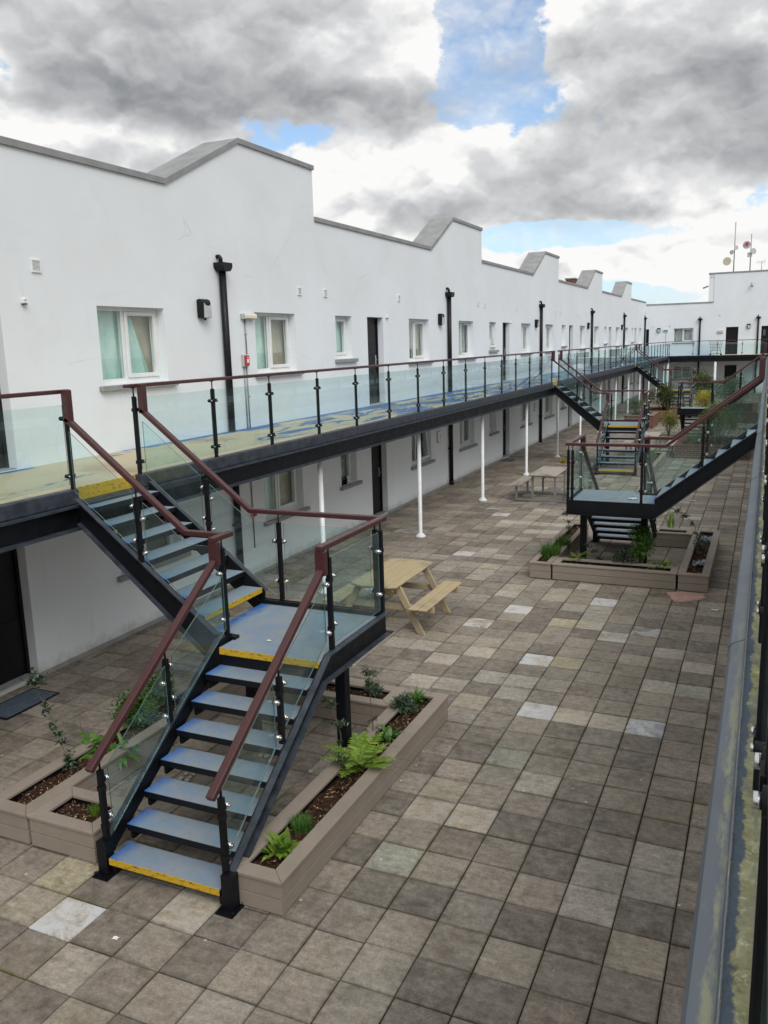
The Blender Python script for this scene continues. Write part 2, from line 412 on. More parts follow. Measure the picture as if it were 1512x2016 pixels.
M['bark'] = m_plain('plant_stem', lin(86,76,52), lin(108,98,70), 14, .85, .3)
M['holly'] = m_tone('dark_holly_leaf', lin(30,48,36), lin(48,70,50), lin(86,108,80), .35, .5, .1)
M['fern'] = m_tone('bright_fern_leaf', lin(74,104,34), lin(118,150,50), lin(150,176,78), .55, .3, .3)
M['leaf'] = m_tone('fresh_green_leaf', lin(52,88,34), lin(84,124,52), lin(120,152,78), .5, .35, .25)
M['olive'] = m_tone('olive_shrub_leaf', lin(48,62,28), lin(80,96,44), lin(112,124,66), .6, .3, .15)
M['varieg'] = m_tone('variegated_leaf', lin(84,92,42), lin(136,138,76), lin(184,178,116), .55, .3, .2)
M['gold'] = m_tone('golden_leaf', lin(150,138,18), lin(206,186,22), lin(226,208,60), .6, .3, .2)
M['lavender'] = m_tone('grey_green_leaf', lin(78,94,66), lin(106,122,90), lin(134,144,116), .7, .2, .15)
M['chip'] = m_tone('mulch_chip', lin(52,34,26), lin(104,78,58), lin(184,158,128), .9, .15, 0)

# ---------------------------------------------------------------- ground
X0G, Y0G = 21.44*S - 13.02*S, 8.884*S        # a measured joint crossing
NX0, NX1, NY0, NY1 = -9, 18, -16, 160
SLABCOL = [((86,79,72), 26), ((102,94,85), 26), ((111,102,92), 16), ((96,87,78), 14), ((122,113,101), 8), ((132,124,113), 4), ((102,96,88), 6), ((126,118,108), 3), ((128,119,104), 2)]
marks = {}
def mark(px, py, c, white=0):
    p = on_z(px, py); marks[(math.floor((p.x-X0G)/S), math.floor((p.y-Y0G)/S))] = (c, white)
LG, BG, YB, GG, WH = (150,143,133), (150,138,120), (150,141,116), (134,133,121), (168,162,154)
for q in [(135,1800),(1058,1295),(1060,1397),(1020,1196),(983,1010),(917,1086),(1189,1184)]: mark(*q, WH, 1)
for q in [(1268,1431)]: mark(*q, (134,138,146), 1)
for q in [(972,1330),(1030,1336),(1004,1360),(1057,1544),(1292,1685),(1281,1740),(1189,1722),(1160,1780),(1294,1351),(1316,1287),(1371,1315),(959,1080),(977,1037),(1125,1193),(1398,1190),(1028,1026),(1088,1030),(1026,1058)]: mark(*q, LG, 0)
for q in [(1125,1410),(834,1266),(871,1291),(944,1278),(1162,1227),(1194,1420),(1014,1152),(963,1110),(994,1025),(1060,1028),(1044,1042),(1078,1045),(1096,1159),(1149,1161),(1178,1200),(850,1592),(943,1594),(357,1775)]: mark(*q, BG, .25)
for q in [(1115,1303),(1107,1222),(124,1722)]: mark(*q, YB, 0)
for q in [(1001,1491),(1362,1359),(760,1682)]: mark(*q, GG, 0)
mark(947, 1222, BG, .9)

g = MB(); g.face([(-400,-300,-.06),(400,-300,-.06),(400,700,-.06),(-400,700,-.06)])
tag(g.build('ground', M['joint']), kind='structure')
g = MB(); g.face([(.0,-7,-.014),(10.6,-7,-.014),(10.6,67.4,-.014),(.0,67.4,-.014)])
tag(g.build('paving_bed', M['joint']), kind='structure')
rs = random.Random(11)
V, F, C, W = [], [], [], []
pal = [c for c, w in SLABCOL for _ in range(w)]
colshift = [rs.uniform(-.02, .02) for _ in range(60)]
for i in range(NX0, NX1):
    for j in range(NY0, NY1):
        x = X0G + i*S; y = Y0G + j*S + (colshift[i-NX0] if j > 6 else colshift[i-NX0]*.3)
        if y > 67.2 or x + S < .03 or x > 10.5: continue
        gx, gy = .0036 + rs.random()*.002, .0034 + rs.random()*.003
        xa, xb, ya, yb = max(x+gx, .03), x+S-gx, y+gy, y+S-gy
        dz = rs.uniform(-.003, .003); tx, ty = rs.uniform(-.004, .004), rs.uniform(-.004, .004)
        b = .005
        n = len(V)
        def zz(px, py): return dz + tx*(px-x-.2)*1.0 + ty*(py-y-.2)
        jx = [rs.uniform(-.0025, .0025) for _ in range(8)]
        for px, py, q in ((xa+b+jx[0], ya+b+jx[1], 0), (xb-b+jx[2], ya+b+jx[3], 0), (xb-b+jx[4], yb-b+jx[5], 0), (xa+b+jx[6], yb-b+jx[7], 0)): V.append((px, py, zz(px, py)))
        for px, py in ((xa, ya), (xb, ya), (xb, yb), (xa, yb)): V.append((px, py, zz(px, py)-.006))
        for px, py in ((xa, ya), (xb, ya), (xb, yb), (xa, yb)): V.append((px, py, -.03))
        F.append((n, n+1, n+2, n+3))
        for k in range(4):
            k2 = (k+1) % 4
            F.append((n+4+k, n+4+k2, n+k2, n+k)); F.append((n+8+k, n+8+k2, n+4+k2, n+4+k))
        c = rs.choice(pal); wv = 0
        if y > 9 and x > 1.9 and rs.random() < .12: c = rs.choice(((136,128,114), (142,135,124), (130,123,110)))
        if rs.random() < .012: wv = .5
        if (i, j) in marks: c, wv = marks[(i, j)]
        k = rs.uniform(.95, 1.05); kk = 1.55 if (i, j) in marks else 2.1 if max(c) < 118 else 1.7
        C += [lin(c[0]*k, c[1]*k, c[2]*k, kk)]*9; W += [wv]*9
me = bpy.data.meshes.new('paving'); me.from_pydata(V, [], F); me.materials.append(M['slab'])
a = me.attributes.new('slab', 'FLOAT_COLOR', 'FACE'); a.data.foreach_set('color', [v for c in C for v in c])
a = me.attributes.new('white', 'FLOAT', 'FACE'); a.data.foreach_set('value', W)
me.update()
o = bpy.data.objects.new('paving', me); col.objects.link(o); tag(o, kind='structure')

# ---------------------------------------------------------------- long white terrace on the left
PIPE_Y = [12.39, 23.70, 34.75, 45.75, 56.70, 66.75]
REV = .26
def bay(k, off):
    """distance along the wall, off metres after downpipe k (bays are about 11.1 m)"""
    k0 = max(0, min(k, 4)); sc_ = (PIPE_Y[k0+1]-PIPE_Y[k0])/11.1
    base = PIPE_Y[k] if 0 <= k < 6 else PIPE_Y[0] + 11.3*k
    if k < 0: sc_ = 11.3/11.1
    return base + off*sc_
openings = []     # (kind, y0, y1, z0, z1, bay)
for k in range(-1, 5):
    for up in (0, 1):
        zb, zs, zt = (3.73, 3.91, 4.835) if up else (.95, 1.10, 2.05)
        for kind, a, b in (('B', 1.02, 2.46), ('S', 4.16, 4.94), ('D', 5.74, 6.62), ('A', 8.24, 9.66)):
            if k == -1 and kind in 'BS': continue
            y0, y1 = bay(k, a), bay(k, b)
            if k == -1 and kind == 'D': y0, y1 = (6.85, 7.70) if not up else (6.86, 7.735)
            if k == -1 and kind == 'A': y0, y1 = 9.40, 10.86
            if not up and k == 0 and kind == 'D': pass
            z0 = {'D': (2.775 if up else .03), 'S': zs}.get(kind, zb)
            openings.append((kind + ('u' if up else 'l'), y0, y1, z0, zt, k))
WY0, WY1 = -8.0, 67.3
def wall_cells(mb, ops, u0, u1, w0, w1, P, rev, depthdir):
    """flat wall with rectangular openings cut out and their reveals; P(u,w,d) -> xyz"""
    us = sorted({u0, u1, *[o[1] for o in ops], *[o[2] for o in ops]}); ws = sorted({w0, w1, *[o[3] for o in ops], *[o[4] for o in ops]})
    us = [u for u in us if u0 <= u <= u1]; ws = [w for w in ws if w0 <= w <= w1]
    for a, b in zip(us, us[1:]):
        run = None
        for c, d in zip(ws, ws[1:]):
            cu, cw = (a+b)/2, (c+d)/2
            hole = any(o[1] < cu < o[2] and o[3] < cw < o[4] for o in ops)
            if hole:
                if run: mb.face([P(a, run[0], 0), P(b, run[0], 0), P(b, run[1], 0), P(a, run[1], 0)]); run = None
            else: run = (run[0], d) if run else (c, d)
        if run: mb.face([P(a, run[0], 0), P(b, run[0], 0), P(b, run[1], 0), P(a, run[1], 0)])
    for o in ops:
        _, a, b, c, d = o[:5]
        mb.face([P(a, c, 0), P(a, d, 0), P(a, d, rev), P(a, c, rev)])
        mb.face([P(b, c, rev), P(b, d, rev), P(b, d, 0), P(b, c, 0)])
        mb.face([P(a, d, 0), P(b, d, 0), P(b, d, rev), P(a, d, rev)])
        mb.face([P(a, c, rev), P(b, c, rev), P(b, c, 0), P(a, c, 0)])
terr = thing('apartment_terrace', 'long white rendered two storey terrace with a stepped sawtooth parapet and grey coping', 'building', (0, 30, 0))
def rel(mb, root):
    x, y, z = root.location; c, s_ = math.cos(-root.rotation_euler.z), math.sin(-root.rotation_euler.z)
    mb.v = [((vx-x)*c-(vy-y)*s_, (vx-x)*s_+(vy-y)*c, vz-z) for vx, vy, vz in mb.v]; return mb
ZP = 6.69     # top of the low parapet wall
STEP = [(11.10, 13.17, 15.85), (22.46, 24.28, 27.03), (33.62, 35.58, 38.10), (44.66, 46.66, 48.87), (55.72, 57.58, 59.86)]
STEP = [(-.2, 1.85, 4.55)] + STEP
mb = MB()
wall_cells(mb, openings, WY0, WY1, -.05, ZP, lambda u, w, d: (-d, u, w), REV, -1)
prof = [(WY0, ZP)]
for a, b, c in STEP:
    prof += [(a, ZP), (b, ZP+.98), (c, ZP+.98), (c, ZP)]
prof += [(WY1, ZP)]
TH = .66
for a, b, c in STEP:     # raised lengths of parapet
    p = [(a, ZP), (c, ZP), (c, ZP+.98), (b, ZP+.98)]
    mb.prism(p, 'x', -TH, 0)
mb.face([(-TH, WY0, ZP), (-TH, WY1, ZP), (-TH, WY1, 6.2), (-TH, WY0, 6.2)])
mb.face([(-9, WY0, -.05), (0, WY0, -.05), (0, WY0, ZP), (-TH, WY0, ZP), (-TH, WY0, 6.2), (-9, WY0, 6.2)])
mb.face([(-9, WY1+6, -.05), (-9, WY1+6, 6.2), (-TH, WY1+6, 6.2), (0, WY1+6, ZP), (0, WY1+6, -.05)])
mb.face([(-9, WY0, -.05), (-9, WY0, 6.2), (-9, WY1+6, 6.2), (-9, WY1+6, -.05)])
mb.face([(0, WY1+.4, -.05), (0, WY1+6, -.05), (0, WY1+6, ZP), (0, WY1+.4, ZP)])
# inner floor between the storeys so that rooms are separate and dim
mb.face([(-9, WY0, 2.6), (-REV-.02, WY0, 2.6), (-REV-.02, WY1, 2.6), (-9, WY1, 2.6)])
rel(mb, terr).build('wall', M['render'], terr)
mb = MB()
mb.face([(-9, WY0, 6.2), (-TH, WY0, 6.2), (-TH, WY1+6, 6.2), (-9, WY1+6, 6.2)])
rel(mb, terr).build('roof', M['roof'], terr)
mb = MB(); ch = .085
segs = []
y = WY0
for a, b, c in STEP:
    segs.append(((y, ZP), (a, ZP))); segs.append(((a, ZP), (b, ZP+.98))); segs.append(((b, ZP+.98), (c+.03, ZP+.98))); y = c
segs.append(((y, ZP), (WY1, ZP)))
for i, (p, q) in enumerate(segs):
    sl = (q[1]-p[1])/(q[0]-p[0])
    hv = ch*math.sqrt(1+sl*sl)
    p2 = [p, q, (q[0], q[1]+hv), (p[0], p[1]+hv)]
    if sl > 0: p2 = [p, q, (q[0], q[1]+ch), (p[0], p[1]+ch)]
    x1 = .035; x0 = -TH-.03
    mb.prism(p2, 'x', x0, x1)
rel(mb, terr).build('coping', M['coping'], terr)
mb = MB(); yy = WY0
for o in sorted([o for o in openings if o[0] == 'Dl'], key=lambda o: o[1]) + [(0, WY1, WY1)]:
    mb.box(.0, .018, yy, o[1], -.02, .055); yy = o[2]
rel(mb, terr).build('plinth', M['sill'], terr)

# windows and doors: X along the wall (rightwards seen from outside), Y inwards, Z up
def window_meshes(kind):
    """returns meshes for (frame, casement, pane, pane2) of an opening w x h"""
    w, h = {'L': (1.44, 1.10), 'S': (.78, .925)}[kind]
    f = MB(); d0, d1 = .15, .215; t = .055
    f.box(0, t, d0, d1, 0, h); f.box(w-t, w, d0, d1, 0, h); f.box(t, w-t, d0, d1, h-t, h); f.box(t, w-t, d0, d1, 0, .075)
    f.box(-.0, w, d0-.03, d0-.001, -.0, .03)
    if kind == 'L': f.box(.63, .69, d0, d1, .075, h-t)
    cs = MB(); a, b = (.695, w-t-.003) if kind == 'L' else (t+.003, w-t-.003)
    z0, z1 = .08, h-t-.004; e0, e1 = d0-.018, d1-.01; t2 = .058
    cs.box(a, a+t2, e0, e1, z0, z1); cs.box(b-t2, b, e0, e1, z0, z1); cs.box(a+t2, b-t2, e0, e1, z1-t2, z1); cs.box(a+t2, b-t2, e0, e1, z0, z0+t2)
    cs.box(a+t2+.03, b-t2-.03, e0-.012, e0-.001, z1-.045, z1-.012)
    p = MB(); p.box(a+t2, b-t2, d0+.012, d0+.030, z0+t2, z1-t2)
    p2 = None
    if kind == 'L':
        p2 = MB(); p2.box(t, .63, d0+.012, d0+.030, .075, h-t)
    return f, cs, p, p2, w, h
def curtain_mesh(x0, x1, z0, z1, y, seed, gather=None, folds=14):
    r_ = random.Random(seed); mbx = MB(); nx, nz = 40, 10
    pts = []
    ph = r_.random()*6
    for iz in range(nz+1):
        for ix in range(nx+1):
            u, v = ix/nx, iz/nz
            xa, xb = x0, x1
            if gather == 'left': xb = x1 - (x1-x0)*.62*(v**1.2)
            if gather == 'right': xa = x0 + (x1-x0)*.55*(v**1.4)
            x = xa + (xb-xa)*u
            amp = .018 + .012*math.sin(5*u+ph)
            yy = y + amp*math.sin(folds*u*2.2+ph+.5*math.sin(3*v+ph)) + .008*math.sin(23*u+7*v)
            pts.append((x, yy, z0 + (z1-z0)*v))
    fs = []
    for iz in range(nz):
        for ix in range(nx):
            n = iz*(nx+1)+ix; fs.append((n, n+1, n+nx+2, n+nx+1))
    mbx.poly(pts, fs, sm=True); return mbx
WM = {}
for kind in ('L', 'S'):
    f, cs, p, p2, w, h = window_meshes(kind)
    d = {}
    for nm, m_, mt, bv in (('window', f, 'upvc', .004), ('casement', cs, 'upvc', .006), ('pane', p, 'pane', 0), ('pane2', p2, 'pane', 0)):
        if m_ is None: continue
        o = m_.build('tmp', M[mt], None, bv); d[nm] = o.data; bpy.data.objects.remove(o)
    for up in (0, 1):
        s_ = MB(); hh = .08
        s_.box(-.09, w+.14, -.075, .15, -hh, -.006)
        o = s_.build('tmp', M['sill'], None, .006); d['sill%d' % up] = o.data; bpy.data.objects.remove(o)
    cu = {}
    for nm, mt in (('mint', 'mint'), ('beige', 'beige'), ('net', 'net')):
        o = curtain_mesh(-.02, w+.02, .02, h+.02, .285, len(nm)*7, None).build('tmp', M[mt]); cu[nm] = o.data; bpy.data.objects.remove(o)
    if kind == 'L':
        o = curtain_mesh(-.02, .70, .02, h+.02, .27, 3, None, 9).build('tmp', M['mint']); cu['mintL'] = o.data; bpy.data.objects.remove(o)
        o = curtain_mesh(.66, 1.34, .02, h+.02, .265, 5, 'left', 8).build('tmp', M['mint']); cu['mintR'] = o.data; bpy.data.objects.remove(o)
        o = curtain_mesh(.66, w+.02, .02, h+.02, .32, 8, None, 7).build('tmp', M['beige']); cu['beigeR'] = o.data; bpy.data.objects.remove(o)
        o = curtain_mesh(-.02, .70, .4, h+.02, .28, 12, None, 7).build('tmp', M['net']); cu['netL'] = o.data; bpy.data.objects.remove(o)
    bb = MB(); bb.box(-.1, w+.1, .5, .52, -.1, h+.1); o = bb.build('tmp', M['dark']); cu['dark'] = o.data; bpy.data.objects.remove(o)  # dark backing sheet standing in for the unlit room behind the pane
    d['cur'] = cu; d['w'] = w; d['h'] = h; WM[kind] = d
def child(name, data, parent, loc=(0,0,0), rz=0, scale=(1,1,1)):
    o = bpy.data.objects.new(name, data); col.objects.link(o); o.parent = parent
    o.location = loc; o.rotation_euler = (0,0,rz); o.scale = scale; return o
def add_window(root, kind, loc, rz, width, height, up, curtains, ajar=0, tilt=0):
    d = WM[kind]; sx, sz = width/d['w'], height/d['h']
    wdw = child('window', d['window'], root, loc, rz, (sx, 1, sz))
    cs = child('casement', d['casement'], wdw)
    p = child('pane', d['pane'], wdw)
    if 'pane2' in d: child('pane', d['pane2'], wdw)
    if ajar:
        for q in (cs, p):
            # hinge on the far side of the casement
            hx = d['w']-.06
            q.matrix_local = Matrix.Translation((hx, .14, 0)) @ Matrix.Rotation(ajar, 4, 'Z') @ Matrix.Translation((-hx, -.14, 0))
    if tilt:
        for q in (cs, p):
            q.matrix_local = Matrix.Translation((0, .14, d['h']-.06)) @ Matrix.Rotation(-tilt, 4, 'X') @ Matrix.Translation((0, -.14, -(d['h']-.06)))
    child('sill', d['sill%d' % up], wdw)
    for c in curtains: child('curtain' if c != 'dark' else 'unlit_room_sheet', d['cur'][c], wdw)
    return wdw
dl = MB(); dw, dh = .88, 2.06
dl.box(.05, dw-.05, .17, .215, .02, dh-.05)
dl.box(.10, dw-.10, .162, .1695, .12, .82); dl.box(.36, dw-.10, .162, .1695, .92, 1.88); dl.box(.10, .345, .162, .1695, .92, 1.30)
DLEAF = dl.build('tmp', M['door'], None, .004); DL = DLEAF.data; bpy.data.objects.remove(DLEAF)
df = MB(); df.box(0, .05, .14, .23, .0, dh); df.box(dw-.05, dw, .14, .23, 0, dh); df.box(.05, dw-.05, .14, .23, dh-.05, dh)
o = df.build('tmp', M['door'], None, .004); DF = o.data; bpy.data.objects.remove(o)
dp = MB(); dp.box(.12, .30, .158, .169, 1.36, 1.80); o = dp.build('tmp', M['pane']); DP = o.data; bpy.data.objects.remove(o)
dpb = MB(); dpb.box(.10, .32, .155, .1695, 1.34, 1.36); dpb.box(.10,.32,.155,.1695,1.80,1.82); dpb.box(.10,.12,.155,.1695,1.36,1.80); dpb.box(.30,.32,.155,.1695,1.36,1.80)
o = dpb.build('tmp', M['black']); DPB = o.data; bpy.data.objects.remove(o)
dhn = MB(); dhn.box(dw-.16, dw-.11, .155, .169, .95, 1.17); dhn.tube([(dw-.135, .16, 1.06), (dw-.135, .12, 1.06), (dw-.25, .115, 1.06)], .011, 8)
o = dhn.build('tmp', M['chrome']); DHN = o.data; bpy.data.objects.remove(o)
dt = MB(); dt.box(0, dw, .02, .26, -.012, .018); o = dt.build('tmp', M['sill']); DT = o.data; bpy.data.objects.remove(o)
dn = MB(); dn.tube([(.17, .158, 1.90), (.17, .166, 1.90)], .032, 14); o = dn.build('tmp', M['greybox']); DN = o.data; bpy.data.objects.remove(o)
def add_door(root, loc, rz, width, height, detail=True, pane=True):
    sx, sz = width/dw, height/dh
    d = child('door', DF, root, loc, rz, (sx, 1, sz))
    child('leaf', DL, d)
    if pane: child('vision_panel', DP, d); child('panel_frame', DPB, d)
    if detail:
        child('handle', DHN, d); child('door_number', DN, d)
    child('threshold', DT, d)
    return d
cr = random.Random(5)
UPC = {(-1,'A'): ['mintL','mintR','beigeR'], (0,'B'): ['mintL','beigeR'], (0,'S'): ['mint'], (0,'A'): ['netL','beigeR','dark'], (1,'B'): ['beigeR','net'], (1,'S'): ['mint'], (1,'A'): ['net']}
for kd, y0, y1, z0, z1, k in openings:
    lx = terr.location
    loc = (0-lx.x, y0-lx.y, z0)
    if kd[0] == 'D':
        add_door(terr, loc, R(90), y1-y0, z1-z0, 0 <= k < 3)
    else:
        up = kd[1] == 'u'
        if up: cu = UPC.get((k, kd[0]), [cr.choice(['net', 'mint', 'beige', 'net'])])
        else: cu = [['dark'], ['net'], ['dark'], ['beigeR', 'dark'] if kd[0] != 'S' else ['net']][cr.randrange(4)]
        if not up and (k, kd[0]) == (0, 'B'): cu = ['mintL', 'beigeR']
        if not up and (k, kd[0]) == (0, 'A'): cu = ['dark']
        add_window(terr, 'S' if kd[0] == 'S' else 'L', loc, R(90), y1-y0, z1-z0, up, cu,
                   ajar=(-.55 if (kd, k) == ('Bu', 1) else 0), tilt=(.2 if (kd, k) == ('Su', 1) else .12 if (kd, k) == ('Al', 0) else 0))

# ---------------------------------------------------------------- things fixed to the long wall
ORD = ['nearest', 'second', 'third', 'fourth', 'fifth', 'sixth', 'seventh', 'eighth', 'ninth', 'tenth', 'eleventh', 'twelfth', 'thirteenth', 'fourteenth', 'fifteenth', 'sixteenth']
def downpipe(name_loc, rz, label, zt=5.62, group='downpipes on the courtyard walls', full=True):
    r_ = thing('downpipe', label, 'downpipe', name_loc, rz, group)
    p = MB()   # local: X along the wall, Y inwards, wall face at Y=0
    if full: p.tube([(0, -.075, 2.79), (0, -.075, zt-.14)], .060, 16)
    p.tube([(0, -.075, .02), (0, -.075, 2.60)], .060, 16); p.tube([(0, -.075, 2.60), (0, -.075, 2.79)], .0605, 16)
    p.tube([(0,-.075,0), (0,-.075,.12)], .07, 16)
    p.build('pipe', M['black'], r_)
    h = MB()
    h.prism([(-.09, zt-.14), (.09, zt-.14), (.15, zt-.075), (.15, zt), (-.15, zt), (-.15, zt-.075)], 'y', -.19, -.004)
    h.build('hopper', M['black'], r_, .006)
    s_ = MB(); s_.tube([(-.03, .01, zt+.10), (-.03, -.05, zt+.10), (-.03, -.075, zt+.07), (-.03, -.078, zt-.02)], .036, 12); s_.build('outlet_pipe', M['black'], r_)
    for z in (1.1,):
        b = MB(); b.box(-.085, .085, -.03, -.001, z-.02, z+.02); b.tube([(0, -.075, z-.022), (0, -.075, z+.022)], .066, 14); b.build('bracket', M['black'], r_)
    return r_
PL = ['nearest black downpipe on the long white wall, rising beside the first dark wall lamp', 'second black downpipe along the long white wall, behind the upper walkway',
      'third black downpipe along the long white wall, close to the second staircase on the left', 'fourth black downpipe along the long white wall, seen small beyond the second left staircase',
      'fifth and most distant separate black downpipe along the long white wall', 'black downpipe in the far corner where the two white buildings meet']
for i, y in enumerate(PIPE_Y): downpipe((0, y, 0), R(90), PL[i])
def wall_lamp(loc, rz, label):
    r_ = thing('wall_lamp', label, 'wall lamp', loc, rz, 'dark bulkhead lamps on the white walls')
    b = MB(); b.prism([(-.001, 0), (-.001, .30), (-.07, .31), (-.115, .285), (-.125, .24), (-.105, .0)], 'x', -.12, .12); b.build('housing', M['black'], r_, .022, 3)
    d = MB(); d.prism([(-.07, .004), (.108, .004), (.113, .225), (.07, .196), (.0, .196), (-.05, .215), (-.082, .245)], 'y', -.135, -.10); d.build('diffuser', M['lens'], r_, .008, 2)
    c = MB(); c.tube([(.05, -.04, -.03), (.05, -.04, .0)], .02, 10); c.build('cable_gland', M['black'], r_)
    return r_
LY = [11.82, 23.05, 34.05, 44.85, 55.9]
LL = ['nearest dark wall lamp with a pale lens, beside the first downpipe', 'second dark wall lamp along the long wall, left of the second downpipe', 'third dark wall lamp along the long wall, left of the third downpipe',
      'fourth dark wall lamp along the long wall, tiny left of the fourth downpipe', 'fifth and farthest dark wall lamp on the long wall']
for y, l in zip(LY, LL): wall_lamp((0, y, 4.70), R(90), l)
def vent(loc, rz, w, h, label, group='louvred vents in the white walls'):
    r_ = thing('wall_vent', label, 'vent', loc, rz, group)
    f = MB(); t = .016
    f.box(-w/2, -w/2+t, -.022, -.001, 0, h); f.box(w/2-t, w/2, -.022, -.001, 0, h); f.box(-w/2+t, w/2-t, -.022, -.001, 0, t); f.box(-w/2+t, w/2-t, -.022, -.001, h-t, h); f.build('frame', M['upvc'], r_)
    s_ = MB(); n = 8
    for i in range(n):
        z = t + (h-2*t)*(i+.5)/n; s_.beam((-w/2+t, -.011, z), (w/2-t, -.011, z), .018, .004, up=(0, -.7, .7))
    s_.build('slats', M['upvc'], r_)
    b = MB(); b.box(-w/2+t, w/2-t, -.003, -.001, t, h-t); b.build('backing', M['greybox'], r_)
vent((0, 8.37, 5.215), R(90), .155, .16, 'square white louvred vent high on the long wall at the left edge of the photo')
vent((0, 15.11, 5.20), R(90), .15, .15, 'small white vent above and right of the mint and beige curtained window')
vent((0, 16.20, 5.21), R(90), .15, .15, 'small white vent high above the nearest small window')
for i, (y, z, l) in enumerate([(20.15, 5.25, 'small white vent between the nearest upstairs door and the window after it'), (26.6, 5.33, 'left one of two small vents above the open window past the second downpipe'), (27.3, 5.30, 'right one of two small vents above the open window past the second downpipe'),
        (31.2, 5.28, 'small vent above the wall between the second upstairs door and the next window'), (37.6, 5.3, 'left one of two tiny vents past the third downpipe'), (38.5, 5.3, 'right one of two tiny vents past the third downpipe'), (42.3, 5.28, 'single tiny vent past the third upstairs door')]):
    vent((0, y, z), R(90), .14, .15, l)
def sensor(loc, rz, label, group='little white sensors on the long wall'):
    r_ = thing('wall_sensor', label, 'sensor', loc, rz, group)
    b = MB(); b.box(-.035, .035, -.05, -.001, .0, .045); b.build('base', M['upvc'], r_, .006)
    d = MB(); d.tube([(0, -.03, .045), (0, -.03, .06), (0, -.03, .075)], [.03, .027, .012], 12); d.build('dome', M['upvc'], r_)
    e = MB(); e.box(-.028, .028, -.052, -.012, -.012, -.0005); e.build('eye', M['black'], r_)
for y, l in ((8.10, 'small white sensor box on the wall at the left edge, below the square vent'), (19.35, 'small white sensor beside the top of the nearest upstairs door'), (30.35, 'tiny white sensor beside the top of the second upstairs door')): sensor((0, y, 4.82), R(90), l)
# emergency light, alarm point and conduit
r_ = thing('emergency_light', 'cream emergency light fitting above the red call point on the long wall', 'emergency light', (0, 13.16, 4.70), R(90))
b = MB(); b.box(-.2, .2, -.085, -.001, 0, .10); b.build('housing', M['greybox'], r_, .008)
b = MB(); b.prism([(-.0855, .004), (-.0855, .096), (-.11, .08), (-.11, .02)], 'x', -.19, .19); b.build('diffuser', M['cream'], r_, .006)
r_ = thing('alarm_call_point', 'red fire alarm call point with a clear cover on grey conduit beside the window', 'fire alarm', (0, 13.0, 3.84), R(90))
b = MB(); b.box(-.085, .085, -.05, -.001, .03, .25); b.build('backbox', M['greybox'], r_, .01)
b = MB(); b.box(-.06, .06, -.085, -.0505, .05, .23); b.build('call_point', M['red'], r_, .008)
b = MB(); b.box(-.032, .032, -.09, -.0855, .10, .165); b.box(-.02, .02, -.0905, -.0855, .185, .20); b.build('press_plate', M['upvc'], r_)
b = MB(); b.tube([(.08, -.018, .25), (.08, -.018, .86)], .012, 8); b.tube([(-.03, -.018, -1.07), (-.03, -.018, .03)], .012, 8); b.tube([(.05, -.018, -1.07), (.05, -.018, .03)], .012, 8)
b.tube([(-.03, -.018, -3.3), (-.03, -.018, -1.30)], .012, 8); b.build('conduit', M['galv'], r_)
for z in (.6, -.5): 
    b = MB(); b.box(.06, .10, -.034, -.001, z-.008, z+.008); b.build('saddle', M['galv'], r_)
r_ = thing('alarm_call_point', 'small red call point on the lower wall under the walkway, behind the first staircase landing', 'fire alarm', (0, 12.98, 1.12), R(90))
b = MB(); b.box(-.07, .07, -.045, -.001, 0, .16); b.build('backbox', M['greybox'], r_, .01)
b = MB(); b.box(-.05, .05, -.07, -.0455, .02, .14); b.build('call_point', M['red'], r_, .006)
for y, l in ((22.81, 'pale grey meter box on the lower wall just before the second downpipe'), (34.0, 'pale grey meter box on the lower wall just before the third downpipe')):
    r_ = thing('meter_box', l, 'meter box', (0, y, 1.36), R(90), 'meter boxes on the lower wall')
    b = MB(); b.box(-.13, .13, -.03, -.001, 0, .35); b.build('cabinet', M['greybox'], r_, .006)
    b = MB(); b.box(-.10, .10, -.037, -.0305, .03, .32); b.build('door', M['upvc'], r_, .004)
    b = MB(); b.box(.07, .085, -.045, -.0375, .15, .2); b.build('latch', M['black'], r_)
# pots on the lower small window sill
for i, (dy, l) in enumerate(((.18, 'left one of two small dark flower pots on the ground floor window sill'), (.36, 'right one of two small dark flower pots on the ground floor window sill'))):
    r_ = thing('flower_pot', l, 'flower pot', (-.05, 16.52+dy, 1.10), 0, 'dark pots on the sill')
    b = MB(); b.tube([(0,0,0), (0,0,.10), (0,0,.10), (0,0,.115)], [.05, .068, .075, .075], 14); b.build('pot', M['black'], r_)
    b = MB(); q = random.Random(i)
    for _ in range(40):
        a = q.random()*6.28; d = Vector((math.cos(a)*q.random()*.045, math.sin(a)*q.random()*.045, .11+q.random()*.05)); s2 = .022
        b.face([d, d+Vector((s2, .006, .012)), d+Vector((s2*.8, .01, .04)), d+Vector((-.008, .004, .03))], 0, q.random())
    b.tube([(0,0,.1), (.01,0,.16)], .004, 5, tone=.2); b.build('dried_plant', M['olive'], r_, tones=True)

